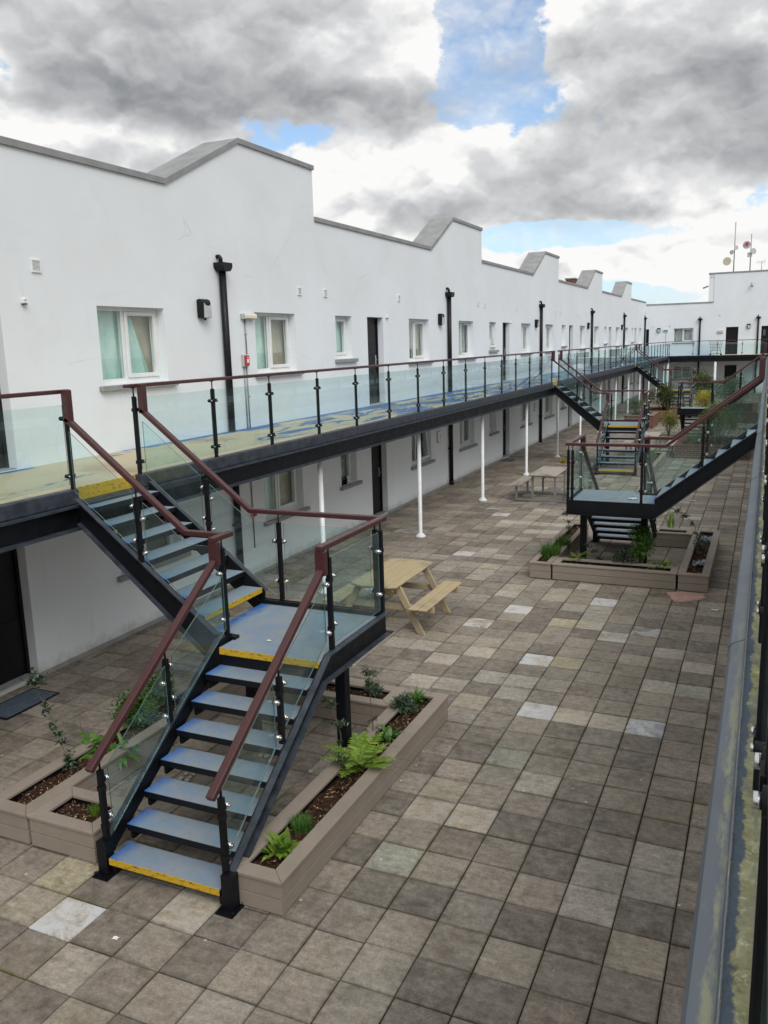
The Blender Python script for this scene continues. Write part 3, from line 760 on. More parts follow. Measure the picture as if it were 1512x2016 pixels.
# ---------------------------------------------------------------- building across the far end
YF = 67.3
endb = thing('end_building', 'white building across the far end of the courtyard, taller block on its right', 'building', (5, YF, 0))
fops = [('Wu', 2.06, 3.45, 3.74, 4.76), ('Du', 5.67, 6.50, 2.775, 4.74), ('Du', 8.02, 8.86, 2.775, 4.74), ('Nu', .07, .30, 2.775, 4.76), ('Wl', 2.13, 3.40, 1.03, 2.02), ('Dl', 5.70, 6.50, .03, 2.02)]
mb = MB()
wall_cells(mb, fops, .02, 14.5, -.05, 6.5, lambda u, w, d: (u, YF+d, w), REV, 1)
mb.face([(4.74, YF, 6.5), (14.5, YF, 6.5), (14.5, YF, 8.52), (4.74, YF, 8.52)])
mb.box(4.38, 4.74, YF+.03, YF+8, 6.2, 8.52)
mb.face([(.02, YF+.45, 6.5), (4.38, YF+.45, 6.5), (4.38, YF+.45, 6.1), (.02, YF+.45, 6.1)])
mb.face([(14.5, YF, -.05), (14.5, YF+9, -.05), (14.5, YF+9, 8.52), (14.5, YF, 8.52)])
mb.face([(.02, YF+9, -.05), (14.5, YF+9, -.05), (14.5, YF+9, 6.1), (.02, YF+9, 6.1)])
mb.face([(4.38, YF+8, 6.1), (14.5, YF+8, 6.1), (14.5, YF+8, 8.52), (4.38, YF+8, 8.52)])
rel(mb, endb).build('wall', M['render'], endb)
mb = MB(); mb.face([(.02, YF+.45, 6.1), (4.38, YF+.45, 6.1), (4.38, YF+9, 6.1), (.02, YF+9, 6.1)]); mb.face([(4.4, YF, 8.3), (14.5, YF, 8.3), (14.5, YF+8, 8.3), (4.4, YF+8, 8.3)])
rel(mb, endb).build('roof', M['roof'], endb)
mb = MB(); mb.box(.037, 4.737, YF-.035, YF+.48, 6.5, 6.59); mb.box(4.34, 14.5, YF-.035, YF+.3, 8.52, 8.61); mb.box(4.34, 4.75, YF+.3, YF+8, 8.52, 8.61)
rel(mb, endb).build('coping', M['coping'], endb)
for kd, a, b, z0, z1 in fops:
    loc = (a-5, 0, z0)
    if kd[0] == 'D': add_door(endb, loc, 0, b-a, z1-z0, False, kd == 'Du' and a > 8)
    elif kd[0] == 'N': add_door(endb, loc, 0, b-a, z1-z0, False, False)
    else: add_window(endb, 'L', loc, 0, b-a, z1-z0, kd == 'Wu', ['net'])
downpipe((3.89, YF, 0), 0, 'black downpipe on the far white building, between its window and its black door', 5.42)
downpipe((7.80, YF, 0), 0, 'black downpipe on the far white building, right of the black door', 5.40)
wall_lamp((1.0, YF, 4.52), 0, 'dark wall lamp on the far white building, left of its upper window')
wall_lamp((7.18, YF, 4.62), 0, 'dark wall lamp on the far white building, right of its black door')
r_ = thing('exit_sign_box', 'small green and white sign box on a thin conduit on the far white wall', 'sign', (1.50, YF, 4.52))
b = MB(); b.box(-.17, .17, -.06, -.001, 0, .2); b.build('casing', M['upvc'], r_, .006)
b = MB(); b.box(-.15, .15, -.066, -.0605, .03, .17); b.build('green_panel', m_plain('green_panel', lin(70,150,120), lin(100,170,140), 6, .4, .03), r_)
b = MB(); b.tube([(.02, -.015, -1.7), (.02, -.015, 0)], .012, 6); b.build('conduit', M['galv'], r_)
r_ = thing('junction_box', 'cream wall box on the far white building, left of the black door', 'wall box', (5.30, YF, 4.33))
b = MB(); b.box(-.2, .2, -.09, -.001, 0, .2); b.build('casing', M['cream'], r_, .01)
b = MB(); b.box(-.18, .18, -.098, -.0905, .02, .18); b.build('lid', M['greybox'], r_, .005)
for x, z, l in ((.62, 4.92, 'tiny white sensor high on the far wall, left of the dark lamp'), (1.78, 4.95, 'tiny white sensor high on the far wall, right of the green sign'), (5.21, 5.60, 'tiny grey sensor alone on the taller block of the far building')): sensor((x, YF, z), 0, l, 'little sensors on the far wall')
def cctv(loc, rz, label, d=(0, -.28, -.12)):
    r_ = thing('security_camera', label, 'camera', loc, rz, 'cameras on the taller block')
    b = MB(); b.tube([(0, -.001, 0), (0, -.03, 0)], .06, 10); b.tube([(0, -.03, 0), (0, -.12, -.02)], .02, 8); b.build('bracket', M['whitemetal'], r_)
    b = MB(); a = Vector((0, -.10, -.02)); e = a + Vector(d); b.tube([a, e], [.055, .06], 12); b.build('camera_body', M['greybox'], r_)
    b = MB(); b.tube([e, e+Vector(d)*.08], .05, 12); b.build('lens', M['black'], r_)
cctv((7.26, YF, 7.80), 0, 'camera high on the face of the taller white block', (0, -.12, -.28))
cctv((4.38, YF+.9, 7.75), R(-90), 'camera poking out from the left side of the taller white block', (0, -.34, -.12))
def dish(b, c, rad, d, mi=0):
    c = Vector(c); d = Vector(d).normalized()
    prof_ = [(0, -.0), (.35, .03), (.7, .11), (1.0, .22)]
    b.tube([c + d*(-.10*rad) + d*(q[1]*rad) for q in prof_], [max(.01, q[0]*rad) for q in prof_], 20, mi, False)
    b.tube([c + d*(.13*rad), c + d*(.135*rad)], [rad*.99, rad*.99], 20, mi)
def mast(loc, h, label, dishes):
    r_ = thing('antenna_mast', label, 'mast', loc, 0, 'masts on the far roof')
    b = MB(); b.tube([(0, 0, 0), (0, 0, h)], [.04, .03], 8); b.box(-.12, .12, -.12, .12, 0, .03); b.build('pole', M['galv'], r_)
    for x, z, rad, d, mt, nm in dishes:
        q = MB()
        if nm == 'dish':
            dish(q, (x, -.12, z), rad, d)
            if mt == 'logo': q.box(x-.10, x+.12, -.235, -.215, z-.02, z+.17, 1)
            q.beam((0, 0, z), (x*.55, -.09, z), .03, .03, 0); ms = [M['greybox'] if mt in ('logo', 'greybox') else M[mt], M['red']]
        else:
            q.box(x-.16, x+.16, -.16, -.05, z-.16, z+.16); q.beam((0, 0, z), (x, -.06, z), .04, .04); ms = [M['greybox']]
        q.build(nm, ms, r_)
mast((5.89, YF+2.2, 8.3), 3.95, 'taller grey mast on the far roof with a cream dish and two small dishes', [(-.46, 1.2, .30, (-.3, -1, .05), 'dish', 'dish'), (-.17, 1.82, .17, (-.6, -1, .1), 'greybox', 'dish'), (.10, 2.13, .16, (.4, -1, .1), 'greybox', 'dish')])
mast((7.0, YF+2.2, 8.3), 3.05, 'shorter grey mast on the far roof with a red marked round dish', [(-.29, 2.27, .28, (-.2, -1, .05), 'logo', 'dish'), (.17, 1.80, .22, (.7, -1, .1), 'greybox', 'dish'), (-.06, 1.57, .16, (0, -1, 0), 'greybox', 'antenna_box')])
r_ = thing('tv_aerial', 'small television aerial on a short pole at the right end of the far roof', 'aerial', (7.78, YF+2.2, 8.3))
b = MB(); b.tube([(0, 0, 0), (0, 0, 1.05)], .022, 8); b.build('pole', M['galv'], r_)
b = MB(); b.beam((-.35, 0, 1.0), (.25, 0, 1.05), .02, .02)
for i in range(7): x = -.33+i*.08; b.beam((x, 0, .86), (x, 0, 1.17), .008, .008)
for i in range(5): b.beam((.2, -.15+i*.07, .78), (.2, -.15+i*.07, 1.3), .008, .008)
b.build('elements', M['galv'], r_)
for x, y, w, h, l in ((-4.5, 47.5, 1.2, 7.75, 'low orange brick chimney stack just showing behind the white parapet'), (-2.0, 50.4, .5, 7.55, 'narrow orange brick stack behind the far white parapet')):
    r_ = thing('chimney_stack', l, 'chimney', (x, y, 6.2), 0, 'stacks behind the parapet')
    b = MB(); b.box(-w/2, w/2, -.5, .5, 0, h-6.2); b.build('stack', M['brick'], r_)
    b = MB(); b.box(-w/2-.05, w/2+.05, -.55, .55, h-6.2, h-6.12); b.build('cap', M['coping'], r_, .01)

# ground floor rooms below the right hand walkway
rt = thing('ground_floor_block', 'white rendered ground floor block carrying the right hand walkway', 'building', (9.6, 30, 0))
mb = MB(); mb.box(8.72, 10.9, -8, 65.1, -.05, 2.33); rel(mb, rt).build('wall', M['render'], rt)

# ---------------------------------------------------------------- raised walkways
XD, XR = 1.94, 8.624      # lines of the railing posts
OPL = [(6.68, 7.74), (28.62, 29.68), (48.08, 49.14)]
OPR = [(14.52, 15.58), (34.72, 35.78)]
def spans(ops, a, b):
    out = []; y = a
    for p, q in ops: out.append((y, p+.03)); y = q-.03
    out.append((y, b)); return out
wl = thing('walkway', 'raised walkway along the long white terrace with worn blue and sandy deck paint', 'walkway', (0, 0, 2.77))
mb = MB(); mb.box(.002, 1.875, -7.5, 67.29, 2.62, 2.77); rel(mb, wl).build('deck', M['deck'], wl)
mb = MB()
for a, b in spans(OPL, -7.5, 65.2): mb.box(1.877, 1.985, a, b, 2.625, 2.782)
rel(mb, wl).build('edge_kerb', M['steel2'], wl, .012, 2)
mb = MB(); mb.box(1.90, 2.05, -7.5, 65.2, 2.60, 2.622, 1); mb.box(1.945, 1.96, -7.5, 65.2, 2.378, 2.598); mb.box(1.90, 2.05, -7.5, 65.2, 2.355, 2.376, 1)
rel(mb, wl).build('edge_channel', [M['steel'], M['steel2']], wl)
mb = MB(); mb.box(.01, 1.876, -7.5, 67.2, 2.57, 2.618); rel(mb, wl).build('soffit', M['whitemetal'], wl)
for p, q in OPL:
    mb = MB(); mb.box(1.8765, 1.90, p+.04, q-.04, 2.64, 2.778); rel(mb, wl).build('yellow_nosing', M['yellow'], wl)
wr = thing('walkway', 'raised walkway under the photographer with mossy ledge and grey lead edge flashing', 'walkway', (8.47, 0, 2.70))
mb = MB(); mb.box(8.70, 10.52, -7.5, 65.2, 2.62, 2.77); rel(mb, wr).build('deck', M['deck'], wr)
mb = MB(); q = random.Random(3)
ny = 190; xs = [8.556, 8.575, 8.60, 8.63, 8.66, 8.70]
pts = []
for i in range(ny+1):
    y = -2 + i*(16.5/ny)
    for x in xs: pts.append((x, y, 2.672 + (.0 if x in (8.556, 8.70) else q.uniform(-.004, .010))))
n = len(xs)
mb.poly(pts, [(i*n+k, i*n+k+1, (i+1)*n+k+1, (i+1)*n+k) for i in range(ny) for k in range(n-1)], sm=True)
mb.face([(8.556, -7.5, 2.672), (8.70, -7.5, 2.672), (8.70, -2, 2.672), (8.556, -2, 2.672)]); mb.face([(8.556, 14.5, 2.672), (8.70, 14.5, 2.672), (8.70, 65.2, 2.672), (8.556, 65.2, 2.672)])
rel(mb, wr).build('ledge', M['ledge'], wr)
mb = MB(); mb.box(8.558, 8.69, -7.5, 65.2, 2.34, 2.664); rel(mb, wr).build('edge_beam', M['steel'], wr)
jn = [-7.5, -1.2, 1.1, 4.45, 7.47, 9.9, 12.4, 14.55, 17.5, 20.5, 23.5, 26.5, 29.5, 32.5, 35.8, 39, 42, 45, 48, 51, 54, 57, 60, 65.2]
for i, (a, b_) in enumerate(zip(jn, jn[1:])):
    e = .004 if i % 2 else 0.0
    f_ = MB(); f_.prism([(8.472-e, 2.53), (8.472-e, 2.612+e), (8.484-e, 2.634+e), (8.545, 2.664+e), (8.550, 2.682+e), (8.5535, 2.682+e), (8.5535, 2.655), (8.49, 2.622), (8.482, 2.606), (8.482, 2.53)], 'y', a, b_+.03)
    rel(f_, wr).build('flashing', M['flash'], wr)
for p, q in OPR:
    mb = MB(); mb.box(8.655, 8.69, p+.04, q-.04, 2.675, 2.778); rel(mb, wr).build('yellow_nosing', M['yellow'], wr)
wf = thing('walkway', 'raised walkway crossing the far end of the courtyard, below the far black door', 'walkway', (5, 66, 2.77))
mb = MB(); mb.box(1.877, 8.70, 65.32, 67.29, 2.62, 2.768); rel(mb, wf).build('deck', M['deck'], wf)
mb = MB(); mb.box(1.99, 8.6, 65.21, 65.318, 2.63, 2.78); mb.box(2.05, 8.55, 65.16, 65.30, 2.60, 2.62); mb.box(2.05, 8.55, 65.22, 65.235, 2.38, 2.60); mb.box(2.05, 8.55, 65.16, 65.3, 2.355, 2.378)
rel(mb, wf).build('edge_beam', M['steel'], wf)
# white posts below the walkways
cm = MB(); cm.tube([(0,0,0), (0,0,.025), (0,0,.045), (0,0,.085), (0,0,.10), (0,0,2.36)], [.12,.12,.095,.054,.043,.043], 18); CPOST = cm.build('tmp', M['whitemetal']); CP = CPOST.data; bpy.data.objects.remove(CPOST)
CY_ = [-5.6, -1.1, 3.4, 7.95, 12.4, 16.88, 21.4, 25.95, 30.3, 34.4, 38.8, 43.1, 47.25, 51.7, 55.9, 60.0, 64.2]
CL = {4: 'white round post under the left walkway, standing behind the first staircase landing', 5: 'white round post under the left walkway, first one clear of the first staircase', 6: 'white round post under the left walkway, second one clear of the first staircase', 7: 'white round post under the left walkway, behind the metal legged table', 8: 'white round post beyond the metal legged table, under the second left staircase',
      9: 'tenth white post under the left walkway, behind the second left staircase'}
for i, y in enumerate(CY_):
    if i < 4: continue
    x = 1.78
    lab = CL.get(i, '%s thin distant white post under the left walkway, counted beyond the second left staircase' % ORD[i-9 if i > 9 else 0])
    o = bpy.data.objects.new('support_post', CP); col.objects.link(o); o.location = (x, y, 0)
    tag(o, lab, 'post', 'white posts under the walkways')
for px, l in ((1314, 'white post under the far walkway, left of the far ground floor window'), (1407.5, 'white post under the far walkway, between the far ground floor window and door')):
    d = pray(px, 735); p = CAM + d*(65.25/d.y)
    o = bpy.data.objects.new('support_post', CP); col.objects.link(o); o.location = (p.x, 65.25, 0); o.scale = (2.0, 2.0, 1); tag(o, l, 'post', 'white posts under the walkways')

# ---------------------------------------------------------------- balustrades
pm = MB(); pm.box(-.02, .02, -.02, .02, 0, .93); POSTM = pm.build('tmp', M['steel'], None, .004); PD = POSTM.data; bpy.data.objects.remove(POSTM)
rm = MB(); rm.tube([(0,0,.93), (0,0,1.03)], .0085, 8); rm.box(-.03, .03, -.012, .012, 1.022, 1.030); o = rm.build('tmp', M['steel']); RODD = o.data; bpy.data.objects.remove(o)
def clamp_geo(sides=(-1, 1), sl=0.0, big=0):
    c = MB()
    c.box(-.026, .026, -.026, .026, -.02, .02)
    for s_ in sides:
        zz = s_*sl*.09
        c.box(s_*.020, s_*.062, -.016, .016, zz-.017, zz+.017)
        c.tube([(s_*.062, -.022, zz), (s_*.062, .022, zz)], .023, 12, big)
        c.tube([(s_*.062, -.034, zz), (s_*.062, -.021, zz)], .013, 10, 1); c.tube([(s_*.062, .021, zz), (s_*.062, .034, zz)], .013, 10, 1)
    o = c.build('tmp', [M['black'], M['chrome']]); d = o.data; bpy.data.objects.remove(o); return d
CLD = clamp_geo(); CLD2 = clamp_geo((1,)); CLD3 = clamp_geo((-1,))
def panel(mb_pts, axis, pos, parent, th=.010):
    """glass sheet from a polygon; its cut edges are the same glass"""
    m_ = MB(); m_.prism(mb_pts, axis, pos-th/2, pos+th/2)
    return m_
GPAN = {}
def glass_panel(parent, length, loc, rz, h0=.075, h1=.915):
    key = round(length, 2)
    if key not in GPAN:
        m_ = MB(); m_.box(0, length, -.005, .005, h0, h1, 1, None, {2: 0, 4: 0}); o = m_.build('tmp', [M['glass'], M['gedge']]); GPAN[key] = o.data; bpy.data.objects.remove(o)
    return child('glass_panel', GPAN[key], parent, loc, rz)
def balustrade(label, ys, x, rz, far_y, xaxis=False, ends=(0, 0), group='glass balustrades', lean=0):
    """posts at ys along the run; local frame of the thing: X along the run from ys[0], Z from the deck"""
    o0 = (ys[0], x, 2.755) if xaxis else (x, ys[0], 2.755)
    r_ = thing('balustrade', label, 'railing', o0, 0 if xaxis else R(90), group)
    b = MB(); L = ys[-1]-ys[0]
    b.box(-ends[0], L+ends[1], -.036-lean, .036-lean, 1.03, 1.072); b.build('handrail', M['rail'], r_, .008, 2)
    for i, y in enumerate(ys):
        p = child('post', PD, r_, (y-ys[0], 0, 0)); child('rod', RODD, p)
        if y < far_y:
            for zc in (.17, .775): child('clamp', CLD if 0 < i < len(ys)-1 else CLD2 if i == 0 else CLD3, p, (0, 0, zc))
    for a, b_ in zip(ys, ys[1:]): glass_panel(r_, b_-a-.09, (a-ys[0]+.045, 0, 0), 0)
    return r_
def even(a, b, n): return [a + (b-a)*i/n for i in range(n+1)]
balustrade('glass railing on the left walkway at the left edge, ending at the first staircase', [-2.4, -.9, .6, 2.12, 3.64, 5.16, 6.68], XD, 0, 60, ends=(0, .05))
balustrade('long glass and maroon railing on the left walkway between the first and second staircases', [7.74, 9.27, 10.68, 12.14, 13.55, 15.0, 16.5, 18.06, 19.6, 21.14, 22.66, 24.1, 25.68, 27.2, 28.62], XD, 0, 60, ends=(.13, .22))
balustrade('glass railing on the left walkway between the second and third staircases', even(29.68, 48.08, 12), XD, 0, 40, ends=(.13, .22))
balustrade('short far run of glass railing on the left walkway beyond the third staircase', even(49.14, 65.0, 10), XD, 0, 40, ends=(.13, .1))
balustrade('glass railing across the far end of the courtyard', even(2.0, 8.5, 4), 65.26, 0, 99, True)
balustrade('nearest railing on the right walkway, seen end on beside the camera', [-1.6, -.17, 1.28, 2.73, 4.17, 5.63, 7.1, 8.58, 10.06, 11.55, 13.03, 14.52], XR, 0, 60, ends=(0, .22), lean=.008)
balustrade('railing on the right walkway beyond the first right staircase', even(15.58, 34.72, 13), XR, 0, 40, ends=(.13, .22))
balustrade('farthest railing on the right walkway beyond the second right staircase', even(35.78, 65.0, 20), XR, 0, 38, ends=(.13, .1))

# ---------------------------------------------------------------- staircases
SO = Vector((4.46, 4.66, 0))
RISE, GO, GU = .1731, .238, .222
st = thing('staircase', 'nearest steel staircase with blue treads, glass sides and maroon handrails, turning at a landing', 'staircase', SO, 0, 'staircases from courtyard to walkways')
def off(mb): mb.v = [(x-SO.x, y-SO.y, z) for x, y, z in mb.v]; return mb
def nl(y): return RISE + (y-4.66)*RISE/GO
def nu(x): return RISE*9 + (3.54-x)*RISE/GU
def tread_data(yel):
    t_ = MB()   # X along the length, Y depth from the nosing, top at z=0
    t_.box(0, 1.075, 0, .255, -.012, 0, 0)
    n_ = len(t_.m); t_.box(0, 1.075, .001, .03, -.062, -.0125, 1); t_.box(0, 1.075, .225, .254, -.062, -.0125, 1)
    t_.box(.002, .03, .032, .223, -.15, -.0125, 1); t_.box(1.045, 1.073, .032, .223, -.15, -.0125, 1)
    o = t_.build('tmp', [M['tread'], M['steel']]); d1 = o.data; bpy.data.objects.remove(o); return d1
TD = tread_data(0)
ym = MB(); ym.box(.003, 1.072, -.004, .0, -.055, .001);  o = ym.build('tmp', M['yellow']); YD = o.data; bpy.data.objects.remove(o)
nm_ = MB(); nm_.box(.0, 1.075, -.001, .0, -.06, -.004); o = nm_.build('tmp', M['steel']); ND = o.data; bpy.data.objects.remove(o)
for i in range(1, 8):
    t_ = child('tread', TD, st, (3.925-SO.x, 4.66+GO*(i-1)-SO.y, RISE*i))
    child('nosing', YD if i == 1 else ND, t_)
for k in range(9, 16):
    xk = 3.54 - GU*(k-9)
    t_ = child('tread', TD, st, (xk-SO.x, 6.645-SO.y, RISE*k), R(90))
    child('nosing', YD if k == 9 else ND, t_)
LZ = RISE*8
lb = MB(); lb.box(.355, 1.45, 0, .318, -.012, 0); lb.box(-.02, 1.45, .318, 1.36, -.012, 0); o = lb.build('landing', M['tread'], st, 0, 1, (3.57-SO.x, 4.66+GO*7-SO.y, LZ))
lnd = o
f_ = MB(); f_.box(.36, 1.45, -.005, .0, -.062, .001);  f_.build('nosing', M['yellow'], lnd)
f_ = MB(); f_.box(3.93, 5.02, 6.335, 6.36, LZ-.19, LZ-.0125); f_.box(3.57, 5.02, 7.655, 7.68, LZ-.18, LZ-.0125); f_.box(3.57, 3.60, 6.65, 7.655, LZ-.18, LZ-.0125); f_.box(3.61, 5.0, 6.98, 7.04, LZ-.19, LZ-.0125)
f_.box(3.575, 5.02, 7.684, 7.73, LZ-.19, LZ+.045); f_.box(3.80, 3.95, 6.56, 6.64, LZ-.10, LZ+.03)
off(f_).build('landing_frame', M['steel'], st)
# lower stringers
for xs_, sg in ((5.03, 1), (3.895, -1)):
    m_ = MB(); xa, xb = xs_, xs_+.012*sg
    yt0, yt1 = 4.70, 6.40; o_t, o_b = .075, -.18
    yE = 7.74 if sg > 0 else 6.60
    top = [(yt0, nl(yt0)+o_t), (yt1, nl(yt1)+o_t-.055 if False else 1.435), (yE, 1.435)]
    yb1 = 4.66 + (1.19-o_b-RISE)*GO/RISE
    bot = [(yE, 1.19), (min(yb1, yE), 1.19), (4.70, max(.03, nl(4.70)+o_b+.12))]
    m_.prism(top + bot, 'x', xa, xb)
    fw = .058
    for P, Q in zip(top, top[1:]): m_.beam((xb+sg*fw/2, P[0], P[1]-.006), (xb+sg*fw/2, Q[0], Q[1]-.006), fw, .012, 1)
    for P, Q in zip(bot, bot[1:]): m_.beam((xb+sg*fw/2, P[0], P[1]+.006), (xb+sg*fw/2, Q[0], Q[1]+.006), fw, .012, 1)
    for i in range(7):
        y = 4.66+GO*i+.12; m_.tube([(xb, y, nl(y)-.085), (xb+sg*.012, y, nl(y)-.085)], .014, 8)
    # foot
    m_.box(xa-.01*sg, xb+sg*.075, 4.655, 4.745, .012, .30); m_.box(xa-.045*sg, xb+sg*.10, 4.60, 4.80, .0, .0115)
    for yy in (4.63, 4.77): m_.tube([(xb+sg*.085, yy, .0115), (xb+sg*.085, yy, .035)], .013, 8)
    off(m_).build('stringer', [M['steel'], M['steel2']], st)
# upper stringers
for ys_, sg in ((6.635, -1), (7.735, 1)):
    m_ = MB(); ya, yb = ys_, ys_+.012*sg
    x1 = 3.89 if sg < 0 else 3.568
    top = [(2.055, nu(2.055)-.015), (3.70 if sg < 0 else 3.566, nu(3.70 if sg < 0 else 3.566)-.015), (x1, 1.435 if sg > 0 else nu(3.70)-.015)]
    bot = [(x1, 1.17), (3.56, 1.17), (2.055, nu(2.055)-.29)]
    if sg > 0: top = top[:2]; bot = [(x1, 1.17), (2.055, nu(2.055)-.29)]
    m_.prism(top + bot, 'y', ya, yb); fw = .058
    for P, Q in zip(top, top[1:]): m_.beam((P[0], yb+sg*fw/2, P[1]-.006), (Q[0], yb+sg*fw/2, Q[1]-.006), fw, .012, 1)
    for P, Q in zip(bot, bot[1:]): m_.beam((P[0], yb+sg*fw/2, P[1]+.006), (Q[0], yb+sg*fw/2, Q[1]+.006), fw, .012, 1)
    for k in range(7):
        x = 3.42-GU*k; m_.tube([(x, yb, nu(x)-.12), (x, yb+sg*.012, nu(x)-.12)], .014, 8)
    off(m_).build('stringer', [M['steel'], M['steel2']], st)
bk = MB(); bk.box(3.57, 5.04, 7.735, 7.747, 1.19, 1.434); bk.box(3.57, 5.10, 7.748, 7.81, 1.19, 1.202); off(bk).build('landing_beam', M['steel'], st)
for x in (3.80, 4.87):
    cmn = MB(); cmn.box(x-.055, x+.055, 6.98, 7.09, .012, 1.19); cmn.box(x-.1, x+.1, 6.93, 7.14, 0, .0115); off(cmn).build('support_column', M['steel'], st, .004)
# posts with clamps
def zr(y): return 2.22 - (6.40-y)*.69
def zu(x): return 2.44 + (3.41-x)*.797
SCL = {}
def spost(x, y, z0, z1, ztop, along, sides=(-1, 1), sl=0):
    m_ = MB(); m_.box(-.021, .021, -.021, .021, 0, z1-z0); m_.tube([(0,0,z1-z0), (0,0,ztop-z0)], .0085, 8)
    p = m_.build('post', M['steel'], st, 0, 1, (x-SO.x, y-SO.y, z0)); p.rotation_euler = (0,0,R(90) if along == 'y' else 0)
    h = z1-z0; key = (sides, sl)
    if key not in SCL: SCL[key] = clamp_geo(sides, sl, 1)
    for zf in (.24, .76): child('clamp', SCL[key], p, (0, 0, h*zf))
    return p
for x in (5.035, 3.875):
    spost(x, 4.71, nl(4.71)+.06, zr(4.71)-.14, zr(4.71)-.04, 'y', (1,), .7)
    spost(x, 5.60, nl(5.60)+.08, zr(5.60)-.14, zr(5.60)-.04, 'y', (-1, 1), .7)
    spost(x, 6.545, LZ+.04, 2.31, 2.40, 'y', (-1, 1) if x > 4 else (-1,), .3)
spost(5.02, 7.715, LZ+.045, 2.31, 2.40, 'y', (-1,)); spost(4.94, 7.755, LZ+.05, 2.31, 2.40, 'x', (-1,)); spost(3.78, 7.755, LZ+.05, 2.31, 2.40, 'x', (-1, 1))
for y in (6.60, 7.775):
    spost(2.84, y, nu(2.84)-.03, zu(2.84)-.14, zu(2.84)-.04, 'x', (-1, 1), -.7)
# handrails (two continuous ones)
def hrail(paths, name='handrail'):
    m_ = MB()
    for a, b, w, h in paths: m_.beam(a, b, w, h)
    off(m_).build(name, M['rail'], st, .008, 2)
HW, HH = .07, .05
def z_(v): return v-HH/2
hrail([((2.03, 7.78, 3.826), (2.03, 7.78, 3.49), HW, .085), ((2.0, 7.78, zu(2.0)-.03), (3.42, 7.78, z_(2.437)), HW, HH), ((3.40, 7.78, z_(2.445)), (5.056, 7.78, z_(2.445)), HW, HH),
       ((5.02, 7.745, z_(2.4455)), (5.02, 6.39, z_(2.4455)), HW, HH), ((5.021, 6.435, 2.396), (5.021, 6.435, 2.17), .068, .10), ((5.02, 6.47, zr(6.47)-.025), (5.02, 4.60, zr(4.60)-.025), HW, HH)])
hrail([((2.03, 6.62, 3.826), (2.03, 6.62, 3.49), HW, .085), ((2.0, 6.62, zu(2.0)-.03), (3.42, 6.62, z_(2.437)), HW, HH), ((3.40, 6.62, z_(2.445)), (3.835, 6.62, z_(2.445)), HW, HH),
       ((3.868, 6.72, z_(2.4455)), (3.868, 6.39, z_(2.4455)), HW, HH), ((3.869, 6.435, 2.396), (3.869, 6.435, 2.17), .068, .10), ((3.868, 6.47, zr(6.47)-.025), (3.868, 4.60, zr(4.60)-.025), HW, HH)])
# glass
def gp(pts, axis, pos):
    m_ = MB(); m_.prism(pts, axis, pos-.005, pos+.005, 1, 0); off(m_).build('glass_panel', [M['glass'], M['gedge']], st)
for x in (5.005, 3.905):
    for a, b in ((4.765, 5.55), (5.65, 6.49)): gp([(a, nl(a)+.10), (b, nl(b)+.10 if b < 6 else min(nl(b)+.10, 1.52)), (b, min(zr(b)-.15, 2.06)), (a, zr(a)-.15)], 'x', x)
gp([(6.60, 1.47), (7.66, 1.47), (7.66, 2.30), (6.60, 2.30)], 'x', 5.02)
gp([(3.84, 1.47), (4.88, 1.47), (4.88, 2.30), (3.84, 2.30)], 'y', 7.755)
gp([(2.90, nu(2.90)+.03), (3.60, nu(3.60)+.03), (3.73, 1.47), (3.73, 2.30), (3.42, 2.30), (2.90, zu(2.90)-.15)], 'y', 7.76)
gp([(2.02, nu(2.02)+.03), (2.78, nu(2.78)+.03), (2.78, zu(2.78)-.15), (2.02, zu(2.02)-.15)], 'y', 7.76)
gp([(2.02, nu(2.02)+.03), (2.78, nu(2.78)+.03), (2.78, zu(2.78)-.15), (2.02, zu(2.02)-.15)], 'y', 6.615)
gp([(2.90, nu(2.90)+.03), (3.62, nu(3.62)+.03), (3.82, 1.45), (3.82, 2.30), (3.42, 2.30), (2.90, zu(2.90)-.15)], 'y', 6.615)
bpy.context.view_layer.update()
def stair_copy(x, y, rz, label):
    c = copy_tree(st); c.location = (x, y, 0); c.rotation_euler = (0, 0, rz); c['label'] = label
    if rz:      # these have no yellow strip on the first tread above the landing
        for t_ in c.children:
            if t_.name.startswith('tread') and abs(t_.rotation_euler.z) > .1:
                for k in t_.children: k.data = ND
    return c
stair_copy(SO.x-.02, SO.y+21.94, 0, 'second steel staircase on the left side, its yellow edged landing facing the camera')
stair_copy(SO.x, SO.y+41.4, 0, 'third and farthest steel staircase on the left side, beside the yellow shrub')
stair_copy(10.53-SO.x, 22.26-SO.y, R(180), 'steel staircase coming down from the right walkway, landing over a square of planters')
stair_copy(10.50-SO.x, 42.45-SO.y, R(180), 'farther steel staircase on the right side with its landing in front of the yellow shrub')

